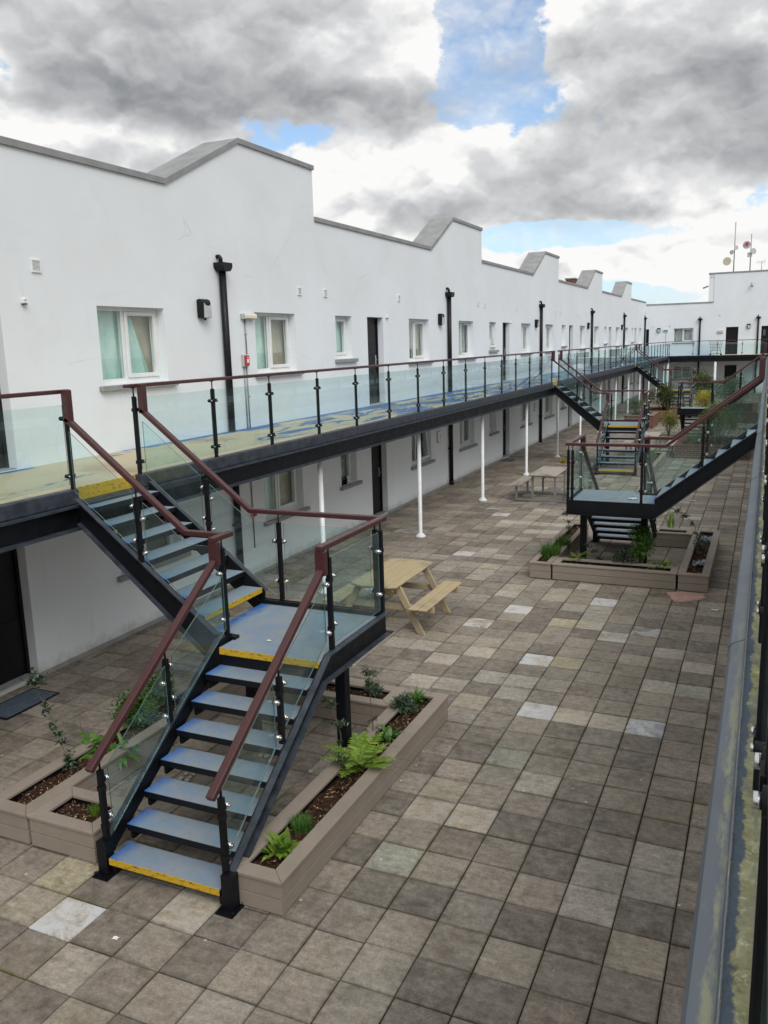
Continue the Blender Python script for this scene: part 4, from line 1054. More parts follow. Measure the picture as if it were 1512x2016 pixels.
# ---------------------------------------------------------------- planters
PH = .30
def planter(x0, x1, y0, y1, label, seed, rim=.135, soil=True, group='taupe planter boxes'):
    r_ = thing('planter', label, 'planter', ((x0+x1)/2, (y0+y1)/2, 0), 0, group)
    cx, cy = (x0+x1)/2, (y0+y1)/2; a, b = (x1-x0)/2, (y1-y0)/2
    m_ = MB(); A, B = a-.014, b-.014; t = .024; H = PH-.031
    for z0, z1 in ((.012, .012+(H-.012)/2-.003), (.012+(H-.012)/2+.003, H)):
        m_.box(-A, A, -B, -B+t, z0, z1); m_.box(-A, A, B-t, B, z0, z1); m_.box(-A, -A+t, -B+t+.001, B-t-.001, z0, z1); m_.box(A-t, A, -B+t+.001, B-t-.001, z0, z1)
    m_.build('side_boards', M['board'], r_, .003)
    l_ = MB(); i_ = t+.002
    for q in ((-A+i_, A-i_, -B+i_, -B+i_+.006), (-A+i_, A-i_, B-i_-.006, B-i_), (-A+i_, -A+i_+.006, -B+i_+.007, B-i_-.007), (A-i_-.006, A-i_, -B+i_+.007, B-i_-.007)): l_.box(*q, .0, H)
    i2 = .11
    l_.build('liner', M['black'], r_)
    m_ = MB(); z0, z1 = H+.001, PH; g_ = .0012
    o_ = [(-a, -b), (a, -b), (a, b), (-a, b)]; n_ = [(-a+rim, -b+rim), (a-rim, -b+rim), (a-rim, b-rim), (-a+rim, b-rim)]
    for k in range(4):
        k2 = (k+1) % 4
        P = [Vector(o_[k]), Vector(o_[k2]), Vector(n_[k2]), Vector(n_[k])]
        d = (P[1]-P[0]).normalized()*g_
        P[0] += d; P[3] += d; P[1] -= d; P[2] -= d
        m_.prism([tuple(p) for p in P], 'z', z0, z1)
    m_.build('rim_boards', M['board'], r_, .004)
    # inner lip of the boards below the rim
    m_ = MB(); u0, v0 = a-rim+.018, b-rim+.018
    for q in ((-u0, u0, -v0-.012, -v0), (-u0, u0, v0, v0+.012), (-u0-.012, -u0, -v0, v0), (u0, u0+.012, -v0, v0)): m_.box(*q, .1, H-.002)
    m_.build('inner_lining', M['black'], r_)
    s_ = MB(); q = random.Random(seed); nx, ny = 8, max(8, int(v0*2/.06))
    pts = [(-u0+2*u0*i/nx, -v0+2*v0*j/ny, .215+q.uniform(-.012, .012)+.018*math.sin(j*.7+seed)) for j in range(ny+1) for i in range(nx+1)]
    s_.poly(pts, [(j*(nx+1)+i, j*(nx+1)+i+1, (j+1)*(nx+1)+i+1, (j+1)*(nx+1)+i) for j in range(ny) for i in range(nx)])
    s_.build('soil', M['soil'], r_)
    c_ = MB()
    for _ in range(int(1500*u0*v0*4/.5*.6)):
        p = Vector((q.uniform(-u0+.02, u0-.02), q.uniform(-v0+.02, v0-.02), .235+q.uniform(-.01, .012)))
        an = q.random()*6.28; L = q.uniform(.006, .022); w_ = q.uniform(.002, .005)
        d = Vector((math.cos(an)*L, math.sin(an)*L, q.uniform(-.004, .008))); e = Vector((-math.sin(an)*w_, math.cos(an)*w_, q.uniform(-.002, .002)))
        c_.face([p-d-e, p+d-e, p+d+e, p-d+e], 0, (q.random()**2.2)*.8 if q.random() < .93 else 1.0)
    tag(c_.build('mulch', M['chip'], r_, tones=True), kind='stuff')
    return r_
planter(4.985, 5.50, 4.745, 8.41, 'long taupe planter on the right of the nearest staircase, with the bright fern', 1)
planter(3.55, 4.98, 7.885, 8.41, 'taupe planter behind the nearest staircase landing, joined to the end of the long fern planter', 2)
planter(2.43, 2.952, 4.735, 8.41, 'long taupe planter left of the nearest staircase, with the leaning holly sapling', 3)
planter(2.958, 3.70, 4.737, 5.27, 'short taupe planter tucked against the foot of the nearest staircase, nearly bare', 4, .125)
planter(4.86, 5.262, 14.385, 17.95, 'taupe planter on the left side of the square under the right staircase', 5, .105)
planter(5.27, 7.375, 14.387, 14.90, 'front taupe planter of the square under the right staircase, full of mixed plants', 6, .12)
planter(7.385, 7.885, 14.385, 17.95, 'taupe planter on the right side of the square, holding crumpled plastic sheeting', 7, .125)
planter(6.60, 7.378, 17.46, 17.95, 'back taupe planter of the square beside the foot of the right staircase', 8, .125)
planter(5.07, 5.58, 26.5, 30.2, 'grey planter along the right of the second left staircase', 9)
planter(2.55, 3.72, 26.6, 27.05, 'low planter by the metal legged table, left of the second left staircase', 10)

# ---------------------------------------------------------------- plants
def leaf(b, p, d, L, w, tone, bend=.25, up=None, seg=2):
    d = d.normalized(); s_ = d.cross(up or Vector((0,0,1)))
    if s_.length < .05: s_ = d.cross(Vector((1,0,0)))
    s_.normalize(); n = s_.cross(d)
    m_ = p + d*(L*.5) + n*(L*.06); e = p + d*L - n*(L*bend)
    b.face([p, m_ - s_*w/2 , e, m_ + s_*w/2], 0, tone)
def rdir(q, zmin=-.2, zmax=1.0):
    a = q.random()*2*math.pi; z = q.uniform(zmin, zmax); r_ = math.sqrt(max(0, 1-z*z)); return Vector((r_*math.cos(a), r_*math.sin(a), z))
def plant(name, label, cat, px, py, z=.23, group=None, loc=None):
    p = on_z(px, py, z) if loc is None else Vector(loc)
    return thing(name, label, cat, (p.x, p.y, z if loc is None else p.z), 0, group)
def fern(root, seed, L=.36, n=15, mat='fern', np_=17, w=.085, lift=1.0):
    q = random.Random(seed)
    f_ = MB(); s_ = MB()
    for i in range(n):
        a = 2*math.pi*i/n + q.uniform(-.25, .25); el = q.uniform(.35, 1.15)*lift; l = L*q.uniform(.7, 1.1)
        h = Vector((math.cos(a), math.sin(a), 0)); pts = []
        for k in range(np_+1):
            u = k/np_; ang = el*(1-u*1.25)
            if k == 0: P = Vector((0,0,0))
            else: P = pts[-1] + (h*math.cos(ang)+Vector((0,0,1))*math.sin(ang))*(l/np_)
            pts.append(P)
        s_.tube(pts, [.003*(1-k/np_)+.0008 for k in range(np_+1)], 4, tone=.4)
        side = h.cross(Vector((0,0,1)))
        for k in range(2, np_):
            u = k/np_; ww = w*math.sin(math.pi*min(1, u*1.15+.12))**.8*(1-u*.55)*l/L
            d = (pts[k+1]-pts[k-1]).normalized()
            for s2 in (-1, 1):
                dd = (side*s2 + d*.45 + Vector((0,0,q.uniform(-.25,.1)))).normalized()
                base_w = l/np_*.95
                e = pts[k] + dd*ww
                mid = pts[k] + dd*ww*.55
                f_.face([pts[k]-d*base_w*.35, mid-d*base_w*.45, e, mid+d*base_w*.45, pts[k]+d*base_w*.45], 0, min(1, max(0, q.gauss(.5, .2)+.25*u)))
    f_.build('fronds', M[mat], root, tones=True); s_.build('stems', M['bark'], root)
def rosette(root, seed, n=34, L=.17, w=.045, mat='leaf', zmin=.25, zmax=.95, tone=.5, spread=.03):
    q = random.Random(seed); f_ = MB()
    for i in range(n):
        d = rdir(q, zmin, zmax); p = Vector((q.uniform(-spread, spread), q.uniform(-spread, spread), 0)); l = L*q.uniform(.55, 1.1); ww = w*q.uniform(.7, 1.1)
        sd = d.cross(Vector((0,0,1))).normalized(); nn = sd.cross(d); tn = min(1, max(0, q.gauss(tone, .22)))
        c = [p, p+d*l*.4+nn*l*.05, p+d*l*.75+nn*l*.02, p+d*l-nn*l*.18]; ws = [.25, .9, .85, .05]
        for k in range(3):
            f_.face([c[k]-sd*ww*ws[k]/2, c[k+1]-sd*ww*ws[k+1]/2, c[k+1]+nn*ww*.0+sd*0, c[k]], 0, tn)
            f_.face([c[k], c[k+1], c[k+1]+sd*ww*ws[k+1]/2, c[k]+sd*ww*ws[k]/2], 0, max(0, tn-.1))
    return f_.build('leaves', M[mat], root, tones=True)
def grass(root, seed, n=120, L=.16, r=.06, mat='leaf', w=.007, lean=.6, tone=.5):
    q = random.Random(seed); f_ = MB()
    for i in range(n):
        a = q.random()*6.28; rr = r*math.sqrt(q.random()); p = Vector((math.cos(a)*rr, math.sin(a)*rr, 0)); b_ = q.random()*6.28
        d = Vector((math.cos(b_), math.sin(b_), 0))*q.uniform(.05, lean); l = L*q.uniform(.5, 1.1); sd = Vector((-math.sin(b_), math.cos(b_), 0))*w/2
        m1 = p + (Vector((0,0,1))+d*.4).normalized()*l*.55; e = m1 + (Vector((0,0,.8))+d*1.6).normalized()*l*.45
        tn = min(1, max(0, q.gauss(tone, .22)))
        f_.face([p-sd, p+sd, m1+sd, m1-sd], 0, tn); f_.face([m1-sd, m1+sd, e], 0, tn)
    return f_.build('blades', M[mat], root, tones=True)
def sapling(root, seed, pts, clumps, mat='holly', leafL=.04, r0=.006):
    """pts: stem polyline (local); clumps: (index along 0..1, radius, n leaves)"""
    q = random.Random(seed); s_ = MB(); P = [Vector(p) for p in pts]
    s_.tube(P, [r0*(1-.6*i/(len(P)-1)) for i in range(len(P))], 6)
    f_ = MB()
    def at(u):
        u *= len(P)-1; i = min(int(u), len(P)-2); return P[i].lerp(P[i+1], u-i)
    for u, rad, n in clumps:
        c = at(u)
        for _ in range(max(2, n//7)):
            tip = c + rdir(q, -.5, .9)*rad*q.uniform(.4, 1); s_.tube([c, c.lerp(tip, .6)+Vector((0,0,.01)), tip], [.002, .0015, .001], 4)
            for _ in range(7):
                pp = c.lerp(tip, q.uniform(.25, 1.05)); leaf(f_, pp, rdir(q, -.5, .9), leafL*q.uniform(.6, 1.15), leafL*.5, min(1, max(0, q.gauss(.42, .28))), q.uniform(-.1, .35))
    s_.build('stem', M['bark'], root); f_.build('leaves', M[mat], root, tones=True)
def shrub(root, seed, w, h, n, mat, leafL=.05, aspect=.5, lumps=9, flat=.25, trunk=True, depth=None, tone=.5):
    q = random.Random(seed); f_ = MB(); s_ = MB(); depth = depth or w
    L = []
    for i in range(lumps):
        a = q.random()*6.28; rr = math.sqrt(q.random())*.62
        zc = h*q.uniform(.3, .78); sh = 1 - .35*(zc/h)
        L.append((Vector((math.cos(a)*rr*w/2*sh, math.sin(a)*rr*depth/2*sh, zc)), q.uniform(.2, .36)*w, q.gauss(0, .14)))
    for c, r_, tn in L:
        if trunk: s_.tube([(c.x*.15, c.y*.15, 0), (c.x*.6, c.y*.6, c.z*.5), tuple(c)], [.016, .011, .004], 5)
        nl_ = int(n/lumps)
        for _ in range(nl_):
            d = rdir(q, -.75, 1); rad = r_*(q.random()**.4)*q.uniform(.85, 1.12); p = c + Vector((d.x*rad, d.y*rad*depth/w, d.z*rad*.85))
            if p.z < .02: continue
            ld = (d + rdir(q, -.6, 1)*.9)
            leaf(f_, p, ld, leafL*q.uniform(.6, 1.25), leafL*aspect*q.uniform(.8, 1.2), min(1, max(0, q.gauss(tone, .2)+tn)), q.uniform(-.1, .4))
    if s_.v: s_.build('branches', M['bark'], root)
    f_.build('foliage', M[mat], root, tones=True)
r_ = plant('leafy_plant', 'bright green broad leaved plant at the near end of the long fern planter', 'plant', 553, 1682); rosette(r_, 1, 52, .19, .055, 'fern', .15, .98, .35, .05)
r_ = plant('grassy_plant', 'fine feathery green tuft behind the bright broad leaved plant in the fern planter', 'plant', 594, 1634); grass(r_, 2, 420, .15, .085, 'leaf', .004, .8, .45)
r_ = plant('fern', 'large bright green fern spilling over the long planter beside the nearest staircase', 'fern', 706, 1508, .25); fern(r_, 3, .54, 19, 'fern', 19, .125)
r_ = plant('holly_sapling', 'thin dark leaved sapling rising just left of the large fern', 'sapling', 678, 1528)
sapling(r_, 4, [(0,0,0), (-.02,.0,.2), (-.03,.02,.4), (-.06,.0,.56), (-.12,-.01,.74)], [(.02, .10, 60), (.18, .10, 70), (.4, .05, 14), (.66, .10, 90), (.95, .09, 80)])
r_ = plant('holly_sapling', 'taller thin dark leaved sapling between the fern and the support column of the nearest staircase', 'sapling', 735, 1452)
sapling(r_, 5, [(0,0,0), (-.01,.02,.2), (-.02,.0,.4), (-.02,.0,.55), (-.04,.0,.72)], [(.05, .13, 60), (.24, .10, 26), (.6, .06, 20), (.78, .12, 100), (.95, .11, 90)])
r_ = plant('leafy_plant', 'mid green spreading plant behind the large fern in the long planter', 'plant', 762, 1452); rosette(r_, 6, 30, .16, .05, 'leaf', .0, .8, .4, .06)
r_ = plant('small_shrub', 'blue green small leaved shrub near the far end of the fern planter', 'shrub', 795, 1404); shrub(r_, 7, .30, .22, 520, 'holly', .042, .55, 8, tone=.7)
r_ = plant('leafy_plant', 'upright green tongue leaved plant at the far end of the fern planter', 'plant', 823, 1386); rosette(r_, 8, 34, .2, .034, 'leaf', .6, .99, .5, .05)
r_ = plant('holly_sapling', 'short dark sapling in the planter behind the nearest landing', 'sapling', 681, 1345); sapling(r_, 9, [(0,0,0), (.01,0,.12), (.02,0,.24)], [(.2, .08, 30), (.8, .09, 60)])
r_ = plant('fern', 'pale green fern seen through the glass under the nearest landing', 'fern', 628, 1345); fern(r_, 10, .24, 10, 'fern', 13, .06)
r_ = plant('small_shrub', 'dark low shrub in the planter behind the nearest landing, beside the column', 'shrub', 735, 1372); shrub(r_, 11, .24, .14, 220, 'holly', .04, .5, 6)
r_ = plant('holly_sapling', 'tall holly sapling leaning to the left out of the left hand planter', 'sapling', 138, 1512)
sapling(r_, 12, [(0,0,0), (-.05,.0,.16), (-.12,.01,.32), (-.2,.02,.50), (-.28,.0,.68), (-.37,.0,.86)], [(.02, .10, 60), (.12, .10, 40), (.3, .07, 30), (.5, .07, 24), (.66, .09, 34), (.72, .06, 20), (.97, .15, 190), (.4, .06, 30)], 'holly', .052)
r_ = plant('leafy_plant', 'fresh green plant with large rounded leaves right of the leaning sapling', 'plant', 186, 1478)
rosette(r_, 13, 40, .26, .095, 'leaf', -.05, .9, .6, .10)
r_ = plant('leafy_plant', 'trailing green plant hanging over the inner edge of the left planter, behind the glass', 'plant', 236, 1482, .24); rosette(r_, 14, 30, .26, .06, 'leaf', -.45, .75, .55, .05)
r_ = plant('small_shrub', 'dense dark green shrub behind the lower left glass of the nearest staircase', 'shrub', 270, 1430); shrub(r_, 15, .52, .36, 1500, 'leaf', .05, .5, 12, tone=.2)
r_ = plant('small_shrub', 'second dark shrub beyond the dense one in the left planter', 'shrub', 312, 1398); shrub(r_, 16, .46, .42, 1200, 'leaf', .05, .5, 10, tone=.15)
r_ = plant('bare_twig', 'single bare twig standing between the leaning sapling and the rounded leaves', 'twig', 165, 1452); b = MB(); b.tube([(0,0,0), (-.03,0,.16), (-.06,.01,.34)], [.003, .0025, .001], 5); b.build('stem', M['bark'], r_)
b = MB(); b.tube([(-.03,0,.16), (.01,0,.24)], [.002, .001], 5); b.build('side_shoot', M['bark'], r_)
r_ = plant('grassy_plant', 'small half dry grass tuft in the nearly bare short planter', 'plant', 187, 1602); grass(r_, 17, 130, .10, .06, 'fern', .004, .9, .3)
# the square of planters under the right hand staircase
r_ = plant('holly_sapling', 'dark wispy sprig at the back of the left planter of the square', 'sapling', 1121, 1048); sapling(r_, 20, [(0,0,0), (-.03,0,.2), (-.08,0,.42)], [(.2, .10, 40), (.55, .10, 40), (.95, .13, 70)], 'holly', .05)
r_ = plant('grassy_plant', 'bushy grass clump at the near left corner of the planter square', 'plant', 1084, 1098); grass(r_, 21, 520, .32, .17, 'leaf', .009, .9, .5)
r_ = plant('grassy_plant', 'second grass clump just behind the corner one in the planter square', 'plant', 1108, 1078); grass(r_, 22, 320, .28, .14, 'leaf', .009, .9, .6)
r_ = plant('fern', 'yellow green fern in the front planter of the square, left end', 'fern', 1136, 1104); fern(r_, 23, .42, 12, 'fern', 15, .09, 1.25)
r_ = plant('holly_sapling', 'dark arching sprig in the middle left of the front planter of the square', 'sapling', 1182, 1106); sapling(r_, 24, [(0,0,0), (-.05,0,.14), (-.16,0,.24), (-.28,0,.28)], [(.1, .14, 80), (.5, .11, 50), (.9, .08, 30)], 'holly', .05)
r_ = plant('small_shrub', 'low dark shrub at the foot of the tall bushy green plant in the square', 'shrub', 1232, 1113); shrub(r_, 25, .55, .26, 700, 'holly', .05, .5, 9, tone=.6)
r_ = plant('leafy_plant', 'tall bushy green plant in the front planter of the square', 'plant', 1260, 1115); shrub(r_, 26, .46, .82, 1500, 'leaf', .085, .3, 13, tone=.4)
r_ = plant('leafy_plant', 'low yellow green plant at the right end of the front planter of the square', 'plant', 1306, 1119); rosette(r_, 27, 90, .2, .06, 'fern', -.1, .8, .5, .13)
r_ = plant('leafy_plant', 'upright yellow green blades in the back planter of the square', 'plant', 1321, 1040); rosette(r_, 28, 16, .4, .03, 'fern', .88, .995, .5, .07)
r_ = plant('arching_branch', 'dark arching leafy branch leaning left out of the right planter of the square', 'plant', 1374, 1060, .26)
sapling(r_, 29, [(0,0,0), (-.06,.0,.22), (-.18,.0,.38), (-.36,0,.50), (-.55,0,.60)], [(.1, .08, 30), (.35, .1, 40), (.6, .12, 70), (.8, .13, 80), (.97, .1, 50)], 'holly', .055)
r_ = plant('small_shrub', 'thin dark straggling plant along the middle of the right planter of the square', 'shrub', 1380, 1085); shrub(r_, 30, .26, .3, 260, 'holly', .05, .4, 7, depth=1.3)
r_ = plant('leafy_plant', 'mossy green mound at the far end of the right planter of the square', 'plant', 1389, 1050); rosette(r_, 31, 60, .13, .03, 'leaf', .0, .8, .3, .1)
for i, (px, py, l) in enumerate(((1391, 1064, 'crumpled pale plastic sheet in the far half of the right planter of the square'), (1377, 1112, 'smaller crumpled plastic sheet in the near half of the right planter of the square'))):
    q = random.Random(40+i); p = on_z(px, py, .26); b = MB(); n = 7
    pts = [(-.11+.22*a/n, -.16+.32*c/n, q.uniform(0, .07)) for c in range(n+1) for a in range(n+1)]
    b.poly(pts, [(c*(n+1)+a, c*(n+1)+a+1, (c+1)*(n+1)+a+1, (c+1)*(n+1)+a) for c in range(n) for a in range(n)])
    tag(b.build('plastic_sheet', m_plain('pale_plastic_sheet', lin(96,104,116), lin(150,158,172), 6, .35, .2), loc=p), l, 'plastic sheet')
r_ = plant('leafy_plant', 'green plants filling the grey planter by the second left staircase', 'plant', 0, 0, loc=(5.32, 28.2, .22)); shrub(r_, 33, .36, .42, 900, 'leaf', .06, .4, 14, depth=3.0, tone=.3)
r_ = plant('small_shrub', 'rusty low plant in the low planter by the metal legged table', 'shrub', 0, 0, loc=(2.75, 26.82, .22)); shrub(r_, 34, .3, .25, 250, 'gold', .05, .5, 6, tone=.1)

# ---------------------------------------------------------------- garden at the far end
def brickbed(x0, x1, y0, y1, h, label):
    r_ = thing('brick_planter', label, 'planter', ((x0+x1)/2, (y0+y1)/2, 0), 0, 'brick raised beds')
    a, c = (x1-x0)/2, (y1-y0)/2; t = .215; b = MB()
    b.box(-a, a, -c, -c+t, 0, h); b.box(-a, a, c-t, c, 0, h); b.box(-a, -a+t, -c+t, c-t, 0, h); b.box(a-t, a, -c+t, c-t, 0, h); b.build('brick_wall', M['brick'], r_)
    b = MB(); b.box(-a-.015, a+.015, -c-.015, -c+t, h, h+.06); b.box(-a-.015, a+.015, c-t, c+.015, h, h+.06); b.box(-a-.015, -a+t, -c+t, c-t, h, h+.06); b.box(a-t, a+.015, -c+t, c-t, h, h+.06); b.build('coping_bricks', M['brick'], r_)
    b = MB(); b.box(-a+t, a-t, -c+t, c-t, .1, h-.04); b.build('soil', M['soil'], r_)
brickbed(2.55, 3.85, 40.9, 43.1, .55, 'red brick raised bed beyond the second left staircase, with a low green shrub')
brickbed(3.0, 4.5, 44.3, 46.6, .5, 'red brick raised bed under the big dark evergreen shrub')
brickbed(5.75, 8.1, 30.9, 33.8, .42, 'red brick raised bed on the right, seen through the glass of the right staircase')
brickbed(6.2, 8.2, 44.0, 49.5, .5, 'red brick raised bed at the far right of the courtyard')
def sh(label, loc, w, h, n, mat, seed, **k):
    r_ = plant('shrub', label, 'shrub', 0, 0, loc=loc); shrub(r_, seed, w, h, n, mat, **k)
sh('low spreading green shrub in the red brick bed beyond the second left staircase', (2.95, 42.0, .5), 1.2, .75, 1500, 'leaf', 50, tone=.1, leafL=.07)
sh('big dark evergreen shrub at the back left of the courtyard garden', (3.75, 45.4, .45), 1.7, 1.35, 3200, 'olive', 51, leafL=.09, lumps=13, tone=.3)
sh('cream and green variegated shrub standing alone on the paving', (4.85, 38.0, .0), 1.1, 1.1, 2400, 'varieg', 52, leafL=.07, lumps=11)
sh('golden yellow bushy shrub beyond the farther right staircase', (5.75, 46.5, .1), 1.3, 1.45, 3000, 'gold', 53, leafL=.07, lumps=12)
sh('rounded grey green low shrub in front of the farther right staircase', (5.45, 34.0, .05), 1.3, .62, 1600, 'lavender', 54, leafL=.06, aspect=.3)
sh('tall loose green shrub in the right brick bed, behind the glass of the right staircase', (7.15, 32.5, .4), 1.95, 1.5, 4800, 'olive', 55, leafL=.075, lumps=14, tone=.75)
sh('rounded bluish shrub low in the right brick bed', (6.4, 31.8, .38), 1.5, .65, 2200, 'lavender', 56, leafL=.06, aspect=.3)
sh('dark rounded shrub at the right edge of the garden, beyond the loose green one', (7.3, 41.2, .0), 1.4, 1.5, 2400, 'holly', 57, leafL=.08, lumps=12, tone=.5)
sh('brownish bush right of the third left staircase', (5.25, 55.5, .0), 1.8, 2.0, 2600, 'olive', 58, leafL=.1, lumps=13, tone=.45)
sh('large grey green shrub in the far right brick bed', (6.9, 46.5, .45), 2.0, 1.75, 3200, 'lavender', 59, leafL=.09, lumps=14, tone=.35)
sh('green shrub showing above the landing of the third left staircase', (4.4, 60.5, .0), 1.9, 2.0, 2200, 'olive', 60, leafL=.11, lumps=12, tone=.4)
sh('tiny golden tuft at the foot of the variegated shrub', (4.55, 36.6, .0), .5, .28, 400, 'gold', 61, leafL=.05, tone=.2)

# ---------------------------------------------------------------- tables and small things
r_ = thing('picnic_table', 'pale wooden A frame picnic table with two attached benches beyond the nearest landing', 'picnic table', (3.48, 11.50, 0))
b = MB()
for i in range(5):
    x = -.375+.15*i+.0; c0 = .06 if i in (0, 4) else 0
    pl = [(x+.003, -.80+ (c0 if i == 0 else 0)), (x+.147, -.80 + (c0 if i == 4 else 0)), (x+.147, .80 - (c0 if i == 4 else 0)), (x+.003, .80 - (c0 if i == 0 else 0))]
    b.prism(pl, 'z', .715, .752)
b.build('tabletop', M['timber'], r_, .012, 2)
for s_ in (-1, 1):
    b = MB()
    for i in range(2):
        x = s_*.70-.15+.15*i; b.box(x+.003, x+.147, -.78, .78, .42, .455)
    b.build('bench_seat', M['timber'], r_, .02, 2)
for yy in (-.55, .55):
    b = MB(); b.box(-.36, .36, yy-.022, yy+.022, .63, .714); b.box(-.86, .86, yy+.024, yy+.066, .325, .419); b.build('cross_beam', M['timber'], r_, .008)
    for s_ in (-1, 1):
        b = MB(); b.prism([(s_*.24, .713), (s_*.35, .713), (s_*.73, 0), (s_*.615, 0)], 'y', yy-.021, yy+.021); b.build('leg', M['timber'], r_, .005)
        b = MB(); b.tube([(s_*.45, yy-.03, .375), (s_*.45, yy+.075, .375)], .012, 8); b.build('bolt', M['galv'], r_)
b = MB(); b.beam((0, -.53, .65), (0, -.05, .40), .04, .07); b.beam((0, .53, .65), (0, .05, .40), .04, .07); b.build('brace', M['timber'], r_)
def metal_table(loc, label, rz=0):
    r_ = thing('picnic_table', label, 'picnic table', loc, rz, 'metal legged tables with benches')
    b = MB()
    for i in range(5): x = -.36+.144*i; b.box(x+.004, x+.140, -.80, .80, .715, .75)
    b.build('tabletop', M['greywood'], r_, .006)
    for s_ in (-1, 1):
        b = MB()
        for i in range(2): x = s_*.75-.155+.155*i; b.box(x+.004, x+.151, -.80, .80, .425, .455)
        b.build('bench_seat', M['greywood'], r_, .006)
    for yy in (-.58, .58):
        b = MB(); b.box(-.76, .76, yy-.025, yy+.025, .02, .07)
        for s_ in (-1, 1):
            b.box(s_*.735-.025, s_*.735+.025, yy-.025, yy+.025, .07, .424); b.box(s_*.30-.025, s_*.30+.025, yy-.025, yy+.025, .07, .665); b.box(s_*.735-.13, s_*.735+.13, yy-.0245, yy+.0245, .40, .4235)
        b.box(-.34, .34, yy-.025, yy+.025, .665, .714); b.build('leg_frame', M['galv'], r_, .004)
    b = MB(); b.box(-.02, .02, -.555, .555, .63, .66); b.build('stretcher', M['galv'], r_)
metal_table((3.38, 22.2, 0), 'grey slatted table with benches on square metal legs, left of the right staircase landing')
metal_table((4.82, 31.7, 0), 'second metal legged table, small beyond the second left staircase')
def doormat(x0, x1, y0, y1, label):
    r_ = thing('door_mat', label, 'mat', ((x0+x1)/2, (y0+y1)/2, .004), 0, 'door mats by the ground floor doors'); a, c = (x1-x0)/2, (y1-y0)/2
    b = MB(); b.box(-a+.03, a-.03, -c+.03, c-.03, 0, .016); b.build('pile', M['mat'], r_, .004)
    b = MB(); b.box(-a, a, -c, -c+.029, 0, .010); b.box(-a, a, c-.029, c, 0, .010); b.box(-a, -a+.029, -c+.029, c-.029, 0, .010); b.box(a-.029, a, -c+.029, c-.029, 0, .010); b.build('border', M['black'], r_)
doormat(.22, .68, 6.55, 7.38, 'blue grey door mat by the dark ground floor door at the left edge')
doormat(.05, .5, 28.85, 29.45, 'small dark door mat by a distant ground floor door, beyond the white posts')
# pink towel on the paving
q = random.Random(9); out = [(1310, 1166.5), (1322, 1166), (1345, 1167), (1370, 1168), (1389, 1169), (1391, 1178), (1365, 1182), (1338, 1184.5), (1326, 1182), (1319, 1174)]
P_ = [on_z(x, y, .02) for x, y in out]; c = sum(P_, Vector())/len(P_); b = MB(); rings = []
for k in range(6):
    f = 1-k/6; rings.append([((p-c)*f + Vector((0, 0, .012+.022*math.sin(i*1.7+k*1.3)**2*min(1, k*.8)))) for i, p in enumerate(P_)])
n = len(P_); pts = [p for r0 in rings for p in r0]; pts += [Vector((0, 0, .03))] + [Vector((p.x-c.x, p.y-c.y, -.012)) for p in P_]
fs = [(k*n+i, k*n+(i+1) % n, (k+1)*n+(i+1) % n, (k+1)*n+i) for k in range(5) for i in range(n)] + [(5*n+i, 5*n+(i+1) % n, 6*n) for i in range(n)] + [(6*n+1+i, 6*n+1+(i+1) % n, (i+1) % n, i) for i in range(n)]
b.poly(pts, fs, sm=True); o = b.build('towel', M['cloth'], loc=(c.x, c.y, .014)); tag(o, 'crumpled pink towel lying on the paving by the corner of the planter square', 'towel')
def scrap(px, py, z, s_, label, seed):
    q = random.Random(seed); p = on_z(px, py, z); b = MB(); n = 3
    pts = [(-s_/2+s_*a/n+q.uniform(-.1, .1)*s_, -s_/3+.66*s_*c/n, q.uniform(.004, s_*.22)) for c in range(n+1) for a in range(n+1)]
    b.poly(pts, [(c*(n+1)+a, c*(n+1)+a+1, (c+1)*(n+1)+a+1, (c+1)*(n+1)+a) for c in range(n) for a in range(n)])
    tag(b.build('paper_scrap', M['paper'], loc=(p.x, p.y, z)), label, 'litter', 'white scraps of paper')
scrap(1408, 1202, .004, .10, 'white scrap of paper on the paving near the pink towel', 1)
scrap(530, 1262, LZ+.002, .045, 'tiny white scrap on the blue landing of the nearest staircase', 2)
scrap(1245, 983, LZ+.002, .13, 'white scrap on the landing of the right staircase', 3)
scrap(228, 1848, .003, .05, 'thin white scrap on the paving in front of the nearest staircase', 4)
scrap(1364, 987, .004, .10, 'white scrap on the paving to the right of the right staircase landing', 5)
for i, (px, py) in enumerate(((356, 1532), (367, 1522), (374, 1529), (382, 1523), (369, 1535), (513, 1487), (531, 1497), (525, 1488), (612, 1518))):
    q = random.Random(70+i); p = on_z(px, py, .02); b = MB(); s_ = q.uniform(.022, .034)
    prof_ = [(-1, .1), (-.8, .6), (-.3, .95), (.2, 1), (.7, .7), (1, .1)]
    b.tube([(0, 0, s_*.62*z_h) for z_h, _ in prof_], [s_*rr for _, rr in prof_], 10)
    tag(b.build('pebble', M['stone'], loc=(p.x, p.y, s_*.62)), 'pale round pebble in the small heap on the paving under the nearest staircase' if i < 5 else 'pale pebble beside the fern planter, under the right edge of the nearest staircase', 'pebble', 'pebbles heaped under the stairs' if i < 5 else 'pebbles beside the fern planter')
